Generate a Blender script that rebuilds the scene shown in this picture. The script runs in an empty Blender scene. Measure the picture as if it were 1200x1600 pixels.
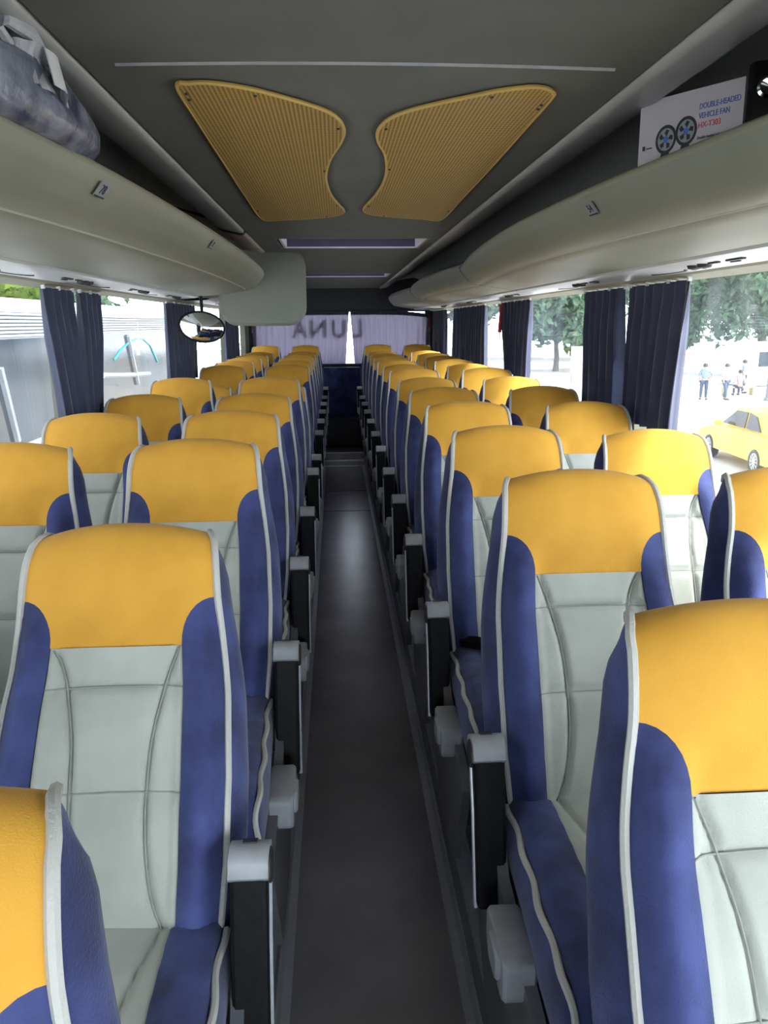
import bpy, math, random
from mathutils import Vector, Matrix
random.seed(7)
S = bpy.context.scene
COL = S.collection
R = math.radians
PI = math.pi

# ------------------------------------------------------------------ camera
cam_d = bpy.data.cameras.new('camera')
cam = bpy.data.objects.new('camera', cam_d)
COL.objects.link(cam)
S.camera = cam
cam_d.sensor_fit = 'VERTICAL'
cam_d.sensor_height = 32.0
cam_d.lens = 32.0 * 1260.0 / 1600.0
cam_d.clip_start = 0.02
cam_d.clip_end = 400
_p, _y, _r = R(13.2), R(3.24), R(-0.42)
_f = Vector((math.sin(_y) * math.cos(_p), math.cos(_y) * math.cos(_p), -math.sin(_p)))
_ri = Vector((math.cos(_y), -math.sin(_y), 0))
_up = _ri.cross(_f)
_R = _ri * math.cos(_r) + _up * math.sin(_r)
_U = -_ri * math.sin(_r) + _up * math.cos(_r)
m = Matrix((( _R.x, _U.x, -_f.x), (_R.y, _U.y, -_f.y), (_R.z, _U.z, -_f.z))).to_4x4()
m.translation = Vector((-0.065, 0, 1.6))
cam.matrix_world = m

# ------------------------------------------------------------------ light
W = bpy.data.worlds.new('world')
S.world = W
W.use_nodes = True
wn = W.node_tree.nodes
bg = wn['Background']
bg.inputs[0].default_value = (0.86, 0.93, 1.0, 1)
# even white sky, plus a glow lobe added in front to light the nearest seats
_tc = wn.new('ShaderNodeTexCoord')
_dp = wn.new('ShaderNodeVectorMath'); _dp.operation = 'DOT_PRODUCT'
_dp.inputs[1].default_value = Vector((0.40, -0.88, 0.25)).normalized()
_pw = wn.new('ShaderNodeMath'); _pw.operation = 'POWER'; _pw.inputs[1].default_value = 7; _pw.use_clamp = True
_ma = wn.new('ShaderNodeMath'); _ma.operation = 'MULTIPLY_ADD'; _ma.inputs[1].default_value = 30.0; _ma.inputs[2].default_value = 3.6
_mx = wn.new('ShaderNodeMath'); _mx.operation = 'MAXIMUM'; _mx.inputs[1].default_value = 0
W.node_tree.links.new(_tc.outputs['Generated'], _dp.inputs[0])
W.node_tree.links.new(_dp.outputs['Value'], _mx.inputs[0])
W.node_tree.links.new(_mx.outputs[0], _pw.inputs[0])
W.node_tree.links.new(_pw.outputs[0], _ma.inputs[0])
# second glow lobe added low behind the rear window, brightening the floor reflection
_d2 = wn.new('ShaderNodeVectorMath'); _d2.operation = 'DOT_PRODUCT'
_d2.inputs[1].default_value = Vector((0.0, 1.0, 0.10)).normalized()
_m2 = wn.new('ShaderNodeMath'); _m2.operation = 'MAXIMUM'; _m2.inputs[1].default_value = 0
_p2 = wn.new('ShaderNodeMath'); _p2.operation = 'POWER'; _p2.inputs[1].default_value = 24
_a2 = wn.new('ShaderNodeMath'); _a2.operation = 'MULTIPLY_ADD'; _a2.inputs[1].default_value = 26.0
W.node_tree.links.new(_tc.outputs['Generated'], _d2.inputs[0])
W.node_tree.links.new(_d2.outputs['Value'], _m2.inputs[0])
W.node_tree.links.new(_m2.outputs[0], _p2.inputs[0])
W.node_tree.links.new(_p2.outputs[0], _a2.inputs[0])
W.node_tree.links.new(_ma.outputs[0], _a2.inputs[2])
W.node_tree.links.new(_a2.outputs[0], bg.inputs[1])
sun_d = bpy.data.lights.new('sun', 'SUN')
sun_d.energy = 13.0
sun_d.angle = R(7)
sun_d.color = (1, 0.95, 0.86)
sun = bpy.data.objects.new('sun', sun_d)
COL.objects.link(sun)
_sd = Vector((-0.60, 0.20, -0.85))       # direction the light travels
sun.rotation_euler = _sd.to_track_quat('-Z', 'Y').to_euler()
S.view_settings.view_transform = 'Standard'
S.view_settings.look = 'None'
S.view_settings.gamma = 1
S.view_settings.use_curve_mapping = False
S.view_settings.exposure = -0.72
S.cycles.max_bounces = 10
S.cycles.diffuse_bounces = 6
S.cycles.glossy_bounces = 3
S.cycles.transparent_max_bounces = 12
S.cycles.caustics_reflective = False
S.cycles.caustics_refractive = False

# ------------------------------------------------------------------ materials
def principled(name):
    mt = bpy.data.materials.new(name)
    mt.use_nodes = True
    nt = mt.node_tree
    return mt, nt, nt.nodes['Principled BSDF']

def mat(name, c, rough=0.6, metal=0.0, c2=None, scale=20, bump=0.0, bscale=200, sheen=0.0, detail=3, spec=0.5, stretch=(1, 1, 1)):
    mt, nt, b = principled(name)
    b.inputs['Base Color'].default_value = (*c, 1)
    b.inputs['Roughness'].default_value = rough
    b.inputs['Metallic'].default_value = metal
    b.inputs['Specular IOR Level'].default_value = spec
    if sheen:
        b.inputs['Sheen Weight'].default_value = sheen
        b.inputs['Sheen Roughness'].default_value = 0.4
    if c2 or bump:
        tc = nt.nodes.new('ShaderNodeTexCoord')
        mp = nt.nodes.new('ShaderNodeMapping')
        mp.inputs['Scale'].default_value = stretch
        nt.links.new(tc.outputs['Object'], mp.inputs[0])
    if c2:
        n = nt.nodes.new('ShaderNodeTexNoise')
        n.inputs['Scale'].default_value = scale
        n.inputs['Detail'].default_value = detail
        nt.links.new(mp.outputs[0], n.inputs['Vector'])
        rp = nt.nodes.new('ShaderNodeValToRGB')
        rp.color_ramp.elements[0].position = 0.35
        rp.color_ramp.elements[1].position = 0.68
        rp.color_ramp.elements[0].color = (*c, 1)
        rp.color_ramp.elements[1].color = (*c2, 1)
        nt.links.new(n.outputs['Fac'], rp.inputs[0])
        nt.links.new(rp.outputs[0], b.inputs['Base Color'])
    if bump:
        n2 = nt.nodes.new('ShaderNodeTexNoise')
        n2.inputs['Scale'].default_value = bscale
        n2.inputs['Detail'].default_value = 2
        nt.links.new(mp.outputs[0], n2.inputs['Vector'])
        bp = nt.nodes.new('ShaderNodeBump')
        bp.inputs['Strength'].default_value = bump
        bp.inputs['Distance'].default_value = 0.01
        nt.links.new(n2.outputs['Fac'], bp.inputs['Height'])
        nt.links.new(bp.outputs[0], b.inputs['Normal'])
    return mt

def translucent_mat(name, c, tr=0.5, c2=None):
    mt = bpy.data.materials.new(name)
    mt.use_nodes = True
    nt = mt.node_tree
    nt.nodes.clear()
    o = nt.nodes.new('ShaderNodeOutputMaterial')
    d = nt.nodes.new('ShaderNodeBsdfDiffuse')
    t = nt.nodes.new('ShaderNodeBsdfTranslucent')
    d.inputs[0].default_value = (*c, 1)
    t.inputs[0].default_value = (*(c2 or c), 1)
    mx = nt.nodes.new('ShaderNodeMixShader')
    mx.inputs[0].default_value = tr
    nt.links.new(d.outputs[0], mx.inputs[1])
    nt.links.new(t.outputs[0], mx.inputs[2])
    nt.links.new(mx.outputs[0], o.inputs[0])
    return mt

def glass_mat(name, tint=(1, 1, 1), dirt=0.05, refl=0.12):
    """thin window pane: see-through, a fresnel reflection and faint streaky dirt"""
    mt = bpy.data.materials.new(name)
    mt.use_nodes = True
    nt = mt.node_tree
    nt.nodes.clear()
    o = nt.nodes.new('ShaderNodeOutputMaterial')
    t = nt.nodes.new('ShaderNodeBsdfTransparent')
    t.inputs[0].default_value = (*tint, 1)
    g = nt.nodes.new('ShaderNodeBsdfGlossy')
    g.inputs['Roughness'].default_value = 0.02
    lw = nt.nodes.new('ShaderNodeLayerWeight')
    lw.inputs[0].default_value = 0.5
    pw = nt.nodes.new('ShaderNodeMath'); pw.operation = 'POWER'; pw.inputs[1].default_value = 5
    ma = nt.nodes.new('ShaderNodeMath'); ma.operation = 'MULTIPLY_ADD'
    ma.inputs[1].default_value = 0.6; ma.inputs[2].default_value = refl * 0.33
    nt.links.new(lw.outputs['Facing'], pw.inputs[0])
    nt.links.new(pw.outputs[0], ma.inputs[0])
    mx = nt.nodes.new('ShaderNodeMixShader')
    nt.links.new(ma.outputs[0], mx.inputs[0])
    nt.links.new(t.outputs[0], mx.inputs[1])
    nt.links.new(g.outputs[0], mx.inputs[2])
    tc = nt.nodes.new('ShaderNodeTexCoord')
    mp = nt.nodes.new('ShaderNodeMapping')
    mp.inputs['Rotation'].default_value = (R(25), 0, 0)
    mp.inputs['Scale'].default_value = (1, 3.0, 0.7)
    nt.links.new(tc.outputs['Object'], mp.inputs[0])
    n = nt.nodes.new('ShaderNodeTexNoise')
    n.inputs['Scale'].default_value = 2.2
    n.inputs['Detail'].default_value = 4
    nt.links.new(mp.outputs[0], n.inputs['Vector'])
    mr = nt.nodes.new('ShaderNodeMapRange')
    mr.inputs[1].default_value = 0.45
    mr.inputs[2].default_value = 0.75
    mr.inputs[3].default_value = dirt * 0.3
    mr.inputs[4].default_value = dirt * 2
    nt.links.new(n.outputs['Fac'], mr.inputs[0])
    tl = nt.nodes.new('ShaderNodeBsdfTranslucent')
    tl.inputs[0].default_value = (0.8, 0.85, 0.9, 1)
    mx2 = nt.nodes.new('ShaderNodeMixShader')
    nt.links.new(mr.outputs[0], mx2.inputs[0])
    nt.links.new(mx.outputs[0], mx2.inputs[1])
    nt.links.new(tl.outputs[0], mx2.inputs[2])
    nt.links.new(mx2.outputs[0], o.inputs[0])
    return mt

M = {}
M['yellow'] = mat('mustard velour', (0.69, 0.335, 0.032), 0.85, c2=(0.77, 0.395, 0.045), scale=9, bump=0.15, bscale=500, sheen=0.1)
M['blue'] = mat('navy velour', (0.016, 0.022, 0.085), 0.8, c2=(0.055, 0.074, 0.225), scale=11, detail=8, bump=0.2, bscale=350, sheen=0.22)
M['grey'] = mat('grey velour', (0.40, 0.415, 0.355), 0.85, c2=(0.49, 0.505, 0.44), scale=8, bump=0.15, bscale=420, sheen=0.3)
M['piping'] = mat('pale grey piping', (0.52, 0.51, 0.46), 0.6, bump=0.2, bscale=300)
M['stitch'] = mat('shadow grey stitching', (0.28, 0.29, 0.25), 0.9, c2=(0.32, 0.33, 0.29), scale=60)
M['black'] = mat('black plastic', (0.006, 0.006, 0.007), 0.5, c2=(0.010, 0.010, 0.011), scale=60, spec=0.12)
M['cap'] = mat('grey plastic', (0.30, 0.31, 0.32), 0.4, c2=(0.36, 0.37, 0.38), scale=30)
M['frame'] = mat('seat frame grey', (0.10, 0.105, 0.115), 0.28, c2=(0.15, 0.155, 0.165), scale=12)
M['vinyl'] = mat('beige grey vinyl', (0.225, 0.235, 0.185), 0.5, c2=(0.255, 0.265, 0.21), scale=4, bump=0.08, bscale=600)
M['rackin'] = mat('dark rack carpet', (0.05, 0.05, 0.045), 0.9, c2=(0.08, 0.078, 0.07), scale=40)
M['service'] = mat('white service panel', (0.72, 0.74, 0.75), 0.35, c2=(0.66, 0.68, 0.69), scale=6)
M['ceil'] = mat('grey headliner', (0.105, 0.107, 0.094), 0.9, c2=(0.122, 0.124, 0.11), scale=5, bump=0.2, bscale=700)
M['duct'] = mat('grey duct vinyl', (0.34, 0.35, 0.335), 0.35, c2=(0.40, 0.41, 0.395), scale=5)
M['wall'] = mat('olive wall fabric', (0.17, 0.165, 0.12), 0.85, c2=(0.21, 0.205, 0.15), scale=6, bump=0.1)
M['header'] = mat('beige window header', (0.36, 0.35, 0.26), 0.6, c2=(0.40, 0.39, 0.30), scale=5)
M['curtain'] = mat('navy curtain', (0.040, 0.045, 0.085), 0.75, c2=(0.055, 0.062, 0.115), scale=10, bump=0.1, bscale=400, sheen=0.35)
M['dark'] = mat('dark plastic', (0.02, 0.02, 0.022), 0.5, c2=(0.03, 0.03, 0.032), scale=30)
M['alu'] = mat('brushed aluminium', (0.46, 0.49, 0.53), 0.35, 0.35, c2=(0.52, 0.55, 0.59), scale=40)
M['nosing'] = mat('bright aluminium nosing', (0.75, 0.76, 0.78), 0.3, 0.2, c2=(0.8, 0.81, 0.83), scale=30)
M['glint'] = mat('pale grey strut', (0.24, 0.26, 0.28), 0.5, c2=(0.28, 0.30, 0.32), scale=5)  # stands for reflections in the coach glass, put into a pale colour
M['riser'] = mat('blue grey riser', (0.16, 0.18, 0.22), 0.4, c2=(0.20, 0.22, 0.26), scale=8)
M['grille_rim'] = mat('mustard grille rim', (0.55, 0.36, 0.09), 0.6, c2=(0.6, 0.4, 0.11), scale=20)
M['pink'] = mat('pinkish cap plastic', (0.40, 0.33, 0.29), 0.5, c2=(0.44, 0.37, 0.32), scale=6)
M['hatchrim'] = mat('dark purple hatch surround', (0.06, 0.05, 0.08), 0.3, c2=(0.08, 0.07, 0.10), scale=8)
M['red'] = mat('red plastic', (0.5, 0.02, 0.02), 0.4, c2=(0.55, 0.03, 0.03), scale=20)
M['white'] = mat('white plastic', (0.8, 0.8, 0.8), 0.4, c2=(0.75, 0.76, 0.77), scale=12)
M['ink'] = mat('dark ink', (0.02, 0.025, 0.05), 0.6)
M['mirror'] = mat('mirror glass', (0.85, 0.87, 0.9), 0.03, 1.0)
M['glass'] = glass_mat('window glass', (0.96, 0.98, 1.0), 0.018)
M['rearcurtain'] = translucent_mat('lavender curtain', (0.28, 0.25, 0.32), 0.5, (0.21, 0.185, 0.255))

# aisle floor: dark worn vinyl, semi gloss
def floor_mat():
    mt, nt, b = principled('worn grey vinyl floor')
    tc = nt.nodes.new('ShaderNodeTexCoord')
    n = nt.nodes.new('ShaderNodeTexNoise')
    n.inputs['Scale'].default_value = 4.5
    n.inputs['Detail'].default_value = 8
    nt.links.new(tc.outputs['Object'], n.inputs['Vector'])
    rp = nt.nodes.new('ShaderNodeValToRGB')
    rp.color_ramp.elements[0].color = (0.24, 0.23, 0.245, 1)
    rp.color_ramp.elements[1].color = (0.30, 0.285, 0.295, 1)
    rp.color_ramp.elements[0].position = 0.3
    rp.color_ramp.elements[1].position = 0.7
    nt.links.new(n.outputs['Fac'], rp.inputs[0])
    n2 = nt.nodes.new('ShaderNodeTexNoise')
    n2.inputs['Scale'].default_value = 260
    nt.links.new(tc.outputs['Object'], n2.inputs['Vector'])
    rp2 = nt.nodes.new('ShaderNodeValToRGB')
    rp2.color_ramp.elements[0].position = 0.70
    rp2.color_ramp.elements[1].position = 0.78
    mx = nt.nodes.new('ShaderNodeMixRGB')
    mx.inputs[2].default_value = (0.2, 0.2, 0.2, 1)
    nt.links.new(n2.outputs['Fac'], rp2.inputs[0])
    nt.links.new(rp2.outputs[0], mx.inputs[0])
    nt.links.new(rp.outputs[0], mx.inputs[1])
    nt.links.new(mx.outputs[0], b.inputs['Base Color'])
    mr = nt.nodes.new('ShaderNodeMapRange')
    mr.inputs[3].default_value = 0.20
    mr.inputs[4].default_value = 0.27
    b.inputs['Specular IOR Level'].default_value = 0.9
    nt.links.new(n.outputs['Fac'], mr.inputs[0])
    nt.links.new(mr.outputs[0], b.inputs['Roughness'])
    bp = nt.nodes.new('ShaderNodeBump')
    bp.inputs['Strength'].default_value = 0.05
    bp.inputs['Distance'].default_value = 0.01
    nt.links.new(n2.outputs['Fac'], bp.inputs['Height'])
    nt.links.new(bp.outputs[0], b.inputs['Normal'])
    return mt
M['floor'] = floor_mat()

# perforated mustard grille
def grille_mat():
    mt, nt, b = principled('perforated mustard grille')
    b.inputs['Roughness'].default_value = 0.6
    tc = nt.nodes.new('ShaderNodeTexCoord')
    sep = nt.nodes.new('ShaderNodeSeparateXYZ')
    nt.links.new(tc.outputs['Object'], sep.inputs[0])
    def wave(out, k):
        a = nt.nodes.new('ShaderNodeMath'); a.operation = 'MULTIPLY'; a.inputs[1].default_value = k
        nt.links.new(out, a.inputs[0])
        s = nt.nodes.new('ShaderNodeMath'); s.operation = 'SINE'
        nt.links.new(a.outputs[0], s.inputs[0])
        return s.outputs[0]
    pr = nt.nodes.new('ShaderNodeMath'); pr.operation = 'ADD'
    k = 2 * PI / 0.0085
    nt.links.new(wave(sep.outputs[0], k), pr.inputs[0])
    nt.links.new(wave(sep.outputs[1], k), pr.inputs[1])
    rp = nt.nodes.new('ShaderNodeValToRGB')
    rp.color_ramp.elements[0].position = 0.50
    rp.color_ramp.elements[1].position = 0.62
    rp.color_ramp.elements[0].color = (0.50, 0.31, 0.075, 1)
    rp.color_ramp.elements[1].color = (0.10, 0.06, 0.02, 1)
    hl = nt.nodes.new('ShaderNodeMath'); hl.operation = 'MULTIPLY_ADD'
    hl.inputs[1].default_value = 0.25; hl.inputs[2].default_value = 0.5
    nt.links.new(pr.outputs[0], hl.inputs[0])
    nt.links.new(hl.outputs[0], rp.inputs[0])
    nt.links.new(rp.outputs[0], b.inputs['Base Color'])
    return mt
M['grille'] = grille_mat()

# ------------------------------------------------------------------ mesh helpers
class MB:
    def __init__(s):
        s.v = []; s.f = []; s.m = []
    def add(s, vs, fs, mi=0):
        o = len(s.v)
        s.v += [tuple(p) for p in vs]
        for f in fs:
            s.f.append([i + o for i in f]); s.m.append(mi)
    def box(s, c, d, mi=0, rot=None):
        x, y, z = d[0] / 2, d[1] / 2, d[2] / 2
        vs = [Vector((sx * x, sy * y, sz * z)) for sx in (-1, 1) for sy in (-1, 1) for sz in (-1, 1)]
        if rot is not None:
            vs = [rot @ p for p in vs]
        vs = [p + Vector(c) for p in vs]
        s.add(vs, [(0, 1, 3, 2), (4, 6, 7, 5), (0, 4, 5, 1), (2, 3, 7, 6), (0, 2, 6, 4), (1, 5, 7, 3)], mi)
    def rbox(s, c, d, r=0.01, n=3, axis='x', mi=0, rot=None):
        """box with the four edges along one axis rounded"""
        ax = 'xyz'.index(axis)
        o = [i for i in range(3) if i != ax]
        w, h, l = d[o[0]] / 2 - r, d[o[1]] / 2 - r, d[ax] / 2
        ring = []
        for (sx, sy, a0) in ((1, 1, 0), (-1, 1, 90), (-1, -1, 180), (1, -1, 270)):
            for k in range(n + 1):
                a = R(a0 + 90 * k / n)
                ring.append((sx * w + r * math.cos(a), sy * h + r * math.sin(a)))
        b = min(r * 0.35, l * 0.4)
        vs = []
        for (t, sc) in ((-l, 1), (-l + b, 1), (l - b, 1), (l, 1)):
            k = 1 - (b / max(d[o[0]], d[o[1]]) * 2 if abs(t) == l else 0)
            for (p, q) in ring:
                P = [0, 0, 0]; P[ax] = t; P[o[0]] = p * k; P[o[1]] = q * k
                P = Vector(P)
                if rot is not None: P = rot @ P
                vs.append(P + Vector(c))
        N = len(ring); fs = []
        for j in range(3):
            for i in range(N):
                fs.append((j * N + i, j * N + (i + 1) % N, (j + 1) * N + (i + 1) % N, (j + 1) * N + i))
        fs.append(tuple(range(N))[::-1]); fs.append(tuple(range(3 * N, 4 * N)))
        s.add(vs, fs, mi)
    def tube(s, pts, r, n=8, mi=0, closed=False):
        pts = [Vector(p) for p in pts]
        rr = r if isinstance(r, (list, tuple)) else [r] * len(pts)
        vs = []; N = len(pts)
        last = None
        for i, p in enumerate(pts):
            a = pts[(i - 1) % N] if (i > 0 or closed) else pts[0]
            b = pts[(i + 1) % N] if (i < N - 1 or closed) else pts[-1]
            t = (b - a).normalized() if (b - a).length > 1e-9 else Vector((0, 0, 1))
            if last is None:
                x = t.orthogonal().normalized()
            else:
                x = (last - t * last.dot(t))
                x = x.normalized() if x.length > 1e-6 else t.orthogonal().normalized()
            last = x
            yv = t.cross(x)
            for k in range(n):
                an = 2 * PI * k / n
                vs.append(p + (x * math.cos(an) + yv * math.sin(an)) * rr[i])
        fs = []
        M_ = N if closed else N - 1
        for i in range(M_):
            for k in range(n):
                j = (i + 1) % N
                fs.append((i * n + k, i * n + (k + 1) % n, j * n + (k + 1) % n, j * n + k))
        if not closed:
            fs.append(tuple(range(n))[::-1]); fs.append(tuple(range((N - 1) * n, N * n)))
        s.add(vs, fs, mi)
    def grid(s, P, mi=0, flip=False):
        """P: rows of points"""
        nr, nc = len(P), len(P[0])
        vs = [p for row in P for p in row]
        fs = []
        for i in range(nr - 1):
            for j in range(nc - 1):
                q = (i * nc + j, i * nc + j + 1, (i + 1) * nc + j + 1, (i + 1) * nc + j)
                fs.append(q[::-1] if flip else q)
        s.add(vs, fs, mi)
    def prism(s, poly, z0, z1, mi=0, fn=None):
        """polygon in (a,b) extruded; fn maps (a,b,c)->xyz"""
        fn = fn or (lambda a, b, c: (a, b, c))
        n = len(poly)
        vs = [fn(a, b, z0) for a, b in poly] + [fn(a, b, z1) for a, b in poly]
        fs = [tuple(range(n))[::-1], tuple(range(n, 2 * n))]
        for i in range(n):
            fs.append((i, (i + 1) % n, n + (i + 1) % n, n + i))
        s.add(vs, fs, mi)
    def lathe(s, prof, n=20, mi=0, fn=None):
        """prof: (radius, height)"""
        fn = fn or (lambda p: p)
        vs = []
        for (r, z) in prof:
            for k in range(n):
                a = 2 * PI * k / n
                vs.append(fn(Vector((r * math.cos(a), r * math.sin(a), z))))
        fs = []
        for i in range(len(prof) - 1):
            for k in range(n):
                fs.append((i * n + k, i * n + (k + 1) % n, (i + 1) * n + (k + 1) % n, (i + 1) * n + k))
        fs.append(tuple(range(n))[::-1]); fs.append(tuple(range((len(prof) - 1) * n, len(prof) * n)))
        s.add(vs, fs, mi)
    def build(s, name, mats, parent=None, smooth=True, angle=40, loc=None):
        me = bpy.data.meshes.new(name)
        me.from_pydata(s.v, [], s.f)
        for mm in (mats if isinstance(mats, (list, tuple)) else [mats]):
            me.materials.append(mm)
        if any(s.m):
            me.polygons.foreach_set('material_index', s.m)
        import bmesh
        bm = bmesh.new(); bm.from_mesh(me)
        bmesh.ops.remove_doubles(bm, verts=bm.verts, dist=1e-5)
        bmesh.ops.recalc_face_normals(bm, faces=bm.faces)
        bm.to_mesh(me); bm.free()
        if smooth:
            me.polygons.foreach_set('use_smooth', [True] * len(me.polygons))
            me.set_sharp_from_angle(angle=R(angle))
        me.update()
        o = bpy.data.objects.new(name, me)
        COL.objects.link(o)
        if parent is not None:
            o.parent = parent
        if loc is not None:
            o.location = loc
        return o

def tag(o, label, cat, group=None):
    o['label'] = label; o['category'] = cat
    if group: o['group'] = group
    return o
def struct(o):
    o['kind'] = 'structure'
    return o
def empty(name, loc=(0, 0, 0), rz=0):
    o = bpy.data.objects.new(name, None)
    COL.objects.link(o)
    o.empty_display_size = 0.1
    o.location = loc
    o.rotation_euler = (0, 0, rz)
    return o
def kids(o):
    return [c for c in bpy.data.objects if c.parent == o]
def copy_tree(o, parent=None):
    c = o.copy()
    COL.objects.link(c)
    c.parent = parent
    for ch in kids(o):
        copy_tree(ch, c)
    return c
def interp(tbl, x):
    if x <= tbl[0][0]: return tbl[0][1]
    for (a, p), (b, q) in zip(tbl, tbl[1:]):
        if x <= b:
            t = (x - a) / (b - a)
            return p + (q - p) * t
    return tbl[-1][1]
def sinterp(tbl, x):
    """Catmull-Rom through the table"""
    n = len(tbl)
    if x <= tbl[0][0]: return tbl[0][1]
    if x >= tbl[-1][0]: return tbl[-1][1]
    for i in range(n - 1):
        if x <= tbl[i + 1][0]:
            break
    x1, y1 = tbl[i]; x2, y2 = tbl[i + 1]
    x0, y0 = tbl[i - 1] if i > 0 else (2 * x1 - x2, y1)
    x3, y3 = tbl[i + 2] if i + 2 < n else (2 * x2 - x1, y2)
    m1 = (y2 - y0) / (x2 - x0) * (x2 - x1)
    m2 = (y3 - y1) / (x3 - x1) * (x2 - x1)
    t = (x - x1) / (x2 - x1)
    return (2 * t**3 - 3 * t**2 + 1) * y1 + (t**3 - 2 * t**2 + t) * m1 + (-2 * t**3 + 3 * t**2) * y2 + (t**3 - t**2) * m2
def text_mesh(name, body, size, mt, parent, matrix, extrude=0.0004, align='LEFT', sx=1.0, offset=0.0):
    cu = bpy.data.curves.new(name, 'FONT')
    cu.body = body; cu.size = size; cu.offset = offset; cu.extrude = extrude; cu.align_x = align
    tmp = bpy.data.objects.new(name + ' tmp', cu)
    COL.objects.link(tmp)
    dg = bpy.context.evaluated_depsgraph_get()
    me = bpy.data.meshes.new_from_object(tmp.evaluated_get(dg))
    bpy.data.objects.remove(tmp)
    bpy.data.curves.remove(cu)
    me.materials.clear(); me.materials.append(mt)
    me.transform(matrix @ Matrix.Diagonal((sx, 1, 1, 1)))
    me.name = name
    o = bpy.data.objects.new(name, me)
    COL.objects.link(o)
    o.parent = parent
    return o

# ------------------------------------------------------------------ room shell
Y0, Y1 = -1.7, 10.4
PZ = 0.20                                # seat platform height above aisle
XW = 1.15                                # inside of the side walls
AW = 0.24                                # half aisle
ST = 9.15                                # first rear step
b = MB()
b.box((0, (Y0 + ST) / 2, -0.05), (2 * AW, ST - Y0, 0.10), 0)
b.box((0, (ST + 9.32) / 2, 0.0), (2 * AW, 0.17, 0.13), 0)
b.box((0, (9.32 + Y1) / 2, 0.03), (2 * AW, Y1 - 9.32, 0.20), 0)
for s in (-1, 1):
    b.box((s * (AW + XW) / 2, (Y0 + Y1) / 2, PZ / 2 - 0.05), (XW - AW, Y1 - Y0, PZ + 0.10), 1)
struct(b.build('floor', [M['floor'], M['riser']], smooth=False))
# floor joints and hatch outline strips, step nosings, edge trims
n = 1
def trim(bm, mt, **k):
    global n
    o = struct(bm.build('trim_%d' % n, mt, **k)); n += 1
    return o
for s in (-1, 1):
    b = MB()
    b.prism([(0.0, 0.0), (0.034, 0.0), (0.034, 0.006), (0.012, 0.007), (0.006, 0.03), (0.0, 0.03)], Y0, 9.1,
            fn=lambda a, c, yy: (s * (AW - a), yy, c + 0.0005))
    trim(b, M['alu'], smooth=False)
    b = MB()
    b.prism([(-0.03, PZ + 0.004), (0.008, PZ + 0.004), (0.008, PZ - 0.03), (0.0, PZ - 0.03), (0.0, PZ), (-0.03, PZ)], Y0, Y1 - 0.05,
            fn=lambda a, c, yy: (s * (AW - a), yy, c))
    trim(b, M['alu'], smooth=False)
for (yy, zz) in ((ST - 0.004, 0.004), (ST + 0.0, 0.066), (9.32, 0.131)):
    b = MB()
    b.rbox((0, yy, zz), (2 * AW - 0.02, 0.035, 0.012), 0.005, axis='x')
    trim(b, M['nosing'])
for yy in (6.88, 7.75):
    b = MB()
    b.box((0, yy, 0.001), (2 * AW - 0.04, 0.012, 0.004))
    trim(b, M['dark'], smooth=False)

# side walls with window openings
WZ0, WZ1 = 0.98, 1.742
LW = [(-1.5, 3.34), (3.44, 5.62), (5.72, 8.25), (8.33, 9.95)]
RW = [(-1.5, 3.24), (3.34, 5.48), (5.58, 7.78), (7.86, 9.75)]
wcount = 1
for s, wins, nm in ((-1, LW, 'wall_left'), (1, RW, 'wall_right')):
    b = MB()
    t = 0.06
    xc = s * (XW + t / 2)
    b.box((xc, (Y0 + Y1) / 2, (WZ0 - 0.05) / 2), (t, Y1 - Y0, WZ0 + 0.05), 0)
    b.box((xc, (Y0 + Y1) / 2, (WZ1 + 2.2) / 2), (t, Y1 - Y0, 2.2 - WZ1), 1)
    ys = [Y0] + [q for w in wins for q in w] + [Y1]
    for a, c in zip(ys[::2], ys[1::2]):
        b.box((xc, (a + c) / 2, (WZ0 + WZ1) / 2), (t, c - a, WZ1 - WZ0), 0)
    # header strip between service panel and glass
    b.prism([(1.06, 1.752), (1.07, 1.744), (XW - 0.015, 1.732), (XW + 0.005, 1.738), (XW + 0.005, 1.76)], Y0, Y1 - 0.3, 1,
            fn=lambda a, c, yy: (s * a, yy, c))
    b.prism([(XW, WZ0 - 0.03), (XW - 0.06, WZ0 - 0.03), (XW - 0.06, WZ0 - 0.005), (XW, WZ0)], Y0, Y1, 0,
            fn=lambda a, c, yy: (s * a, yy, c))
    struct(b.build(nm, [M['wall'], M['header']], smooth=False))
    for (a, c) in wins:
        b = MB()
        b.box((s * (XW + 0.045), (a + c) / 2, (WZ0 + WZ1) / 2), (0.006, c - a, WZ1 - WZ0))
        struct(b.build('window_%d' % wcount, M['glass'], smooth=False)); wcount += 1

# front end: windscreen opening behind the camera
b = MB()
b.box((0, Y0 - 0.04, 0.3), (2 * XW + 0.12, 0.08, 0.8), 0)
b.box((0, Y0 - 0.04, 1.98), (2 * XW + 0.12, 0.08, 0.54), 0)
for s in (-1, 1):
    b.box((s * 1.12, Y0 - 0.04, 1.35), (0.12, 0.08, 1.3), 0)
struct(b.build('wall_front', M['wall'], smooth=False))
b = MB()
b.box((0, Y0 - 0.05, 1.20), (2.14, 0.006, 1.02))
struct(b.build('window_%d' % wcount, M['glass'], smooth=False)); wcount += 1

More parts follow.
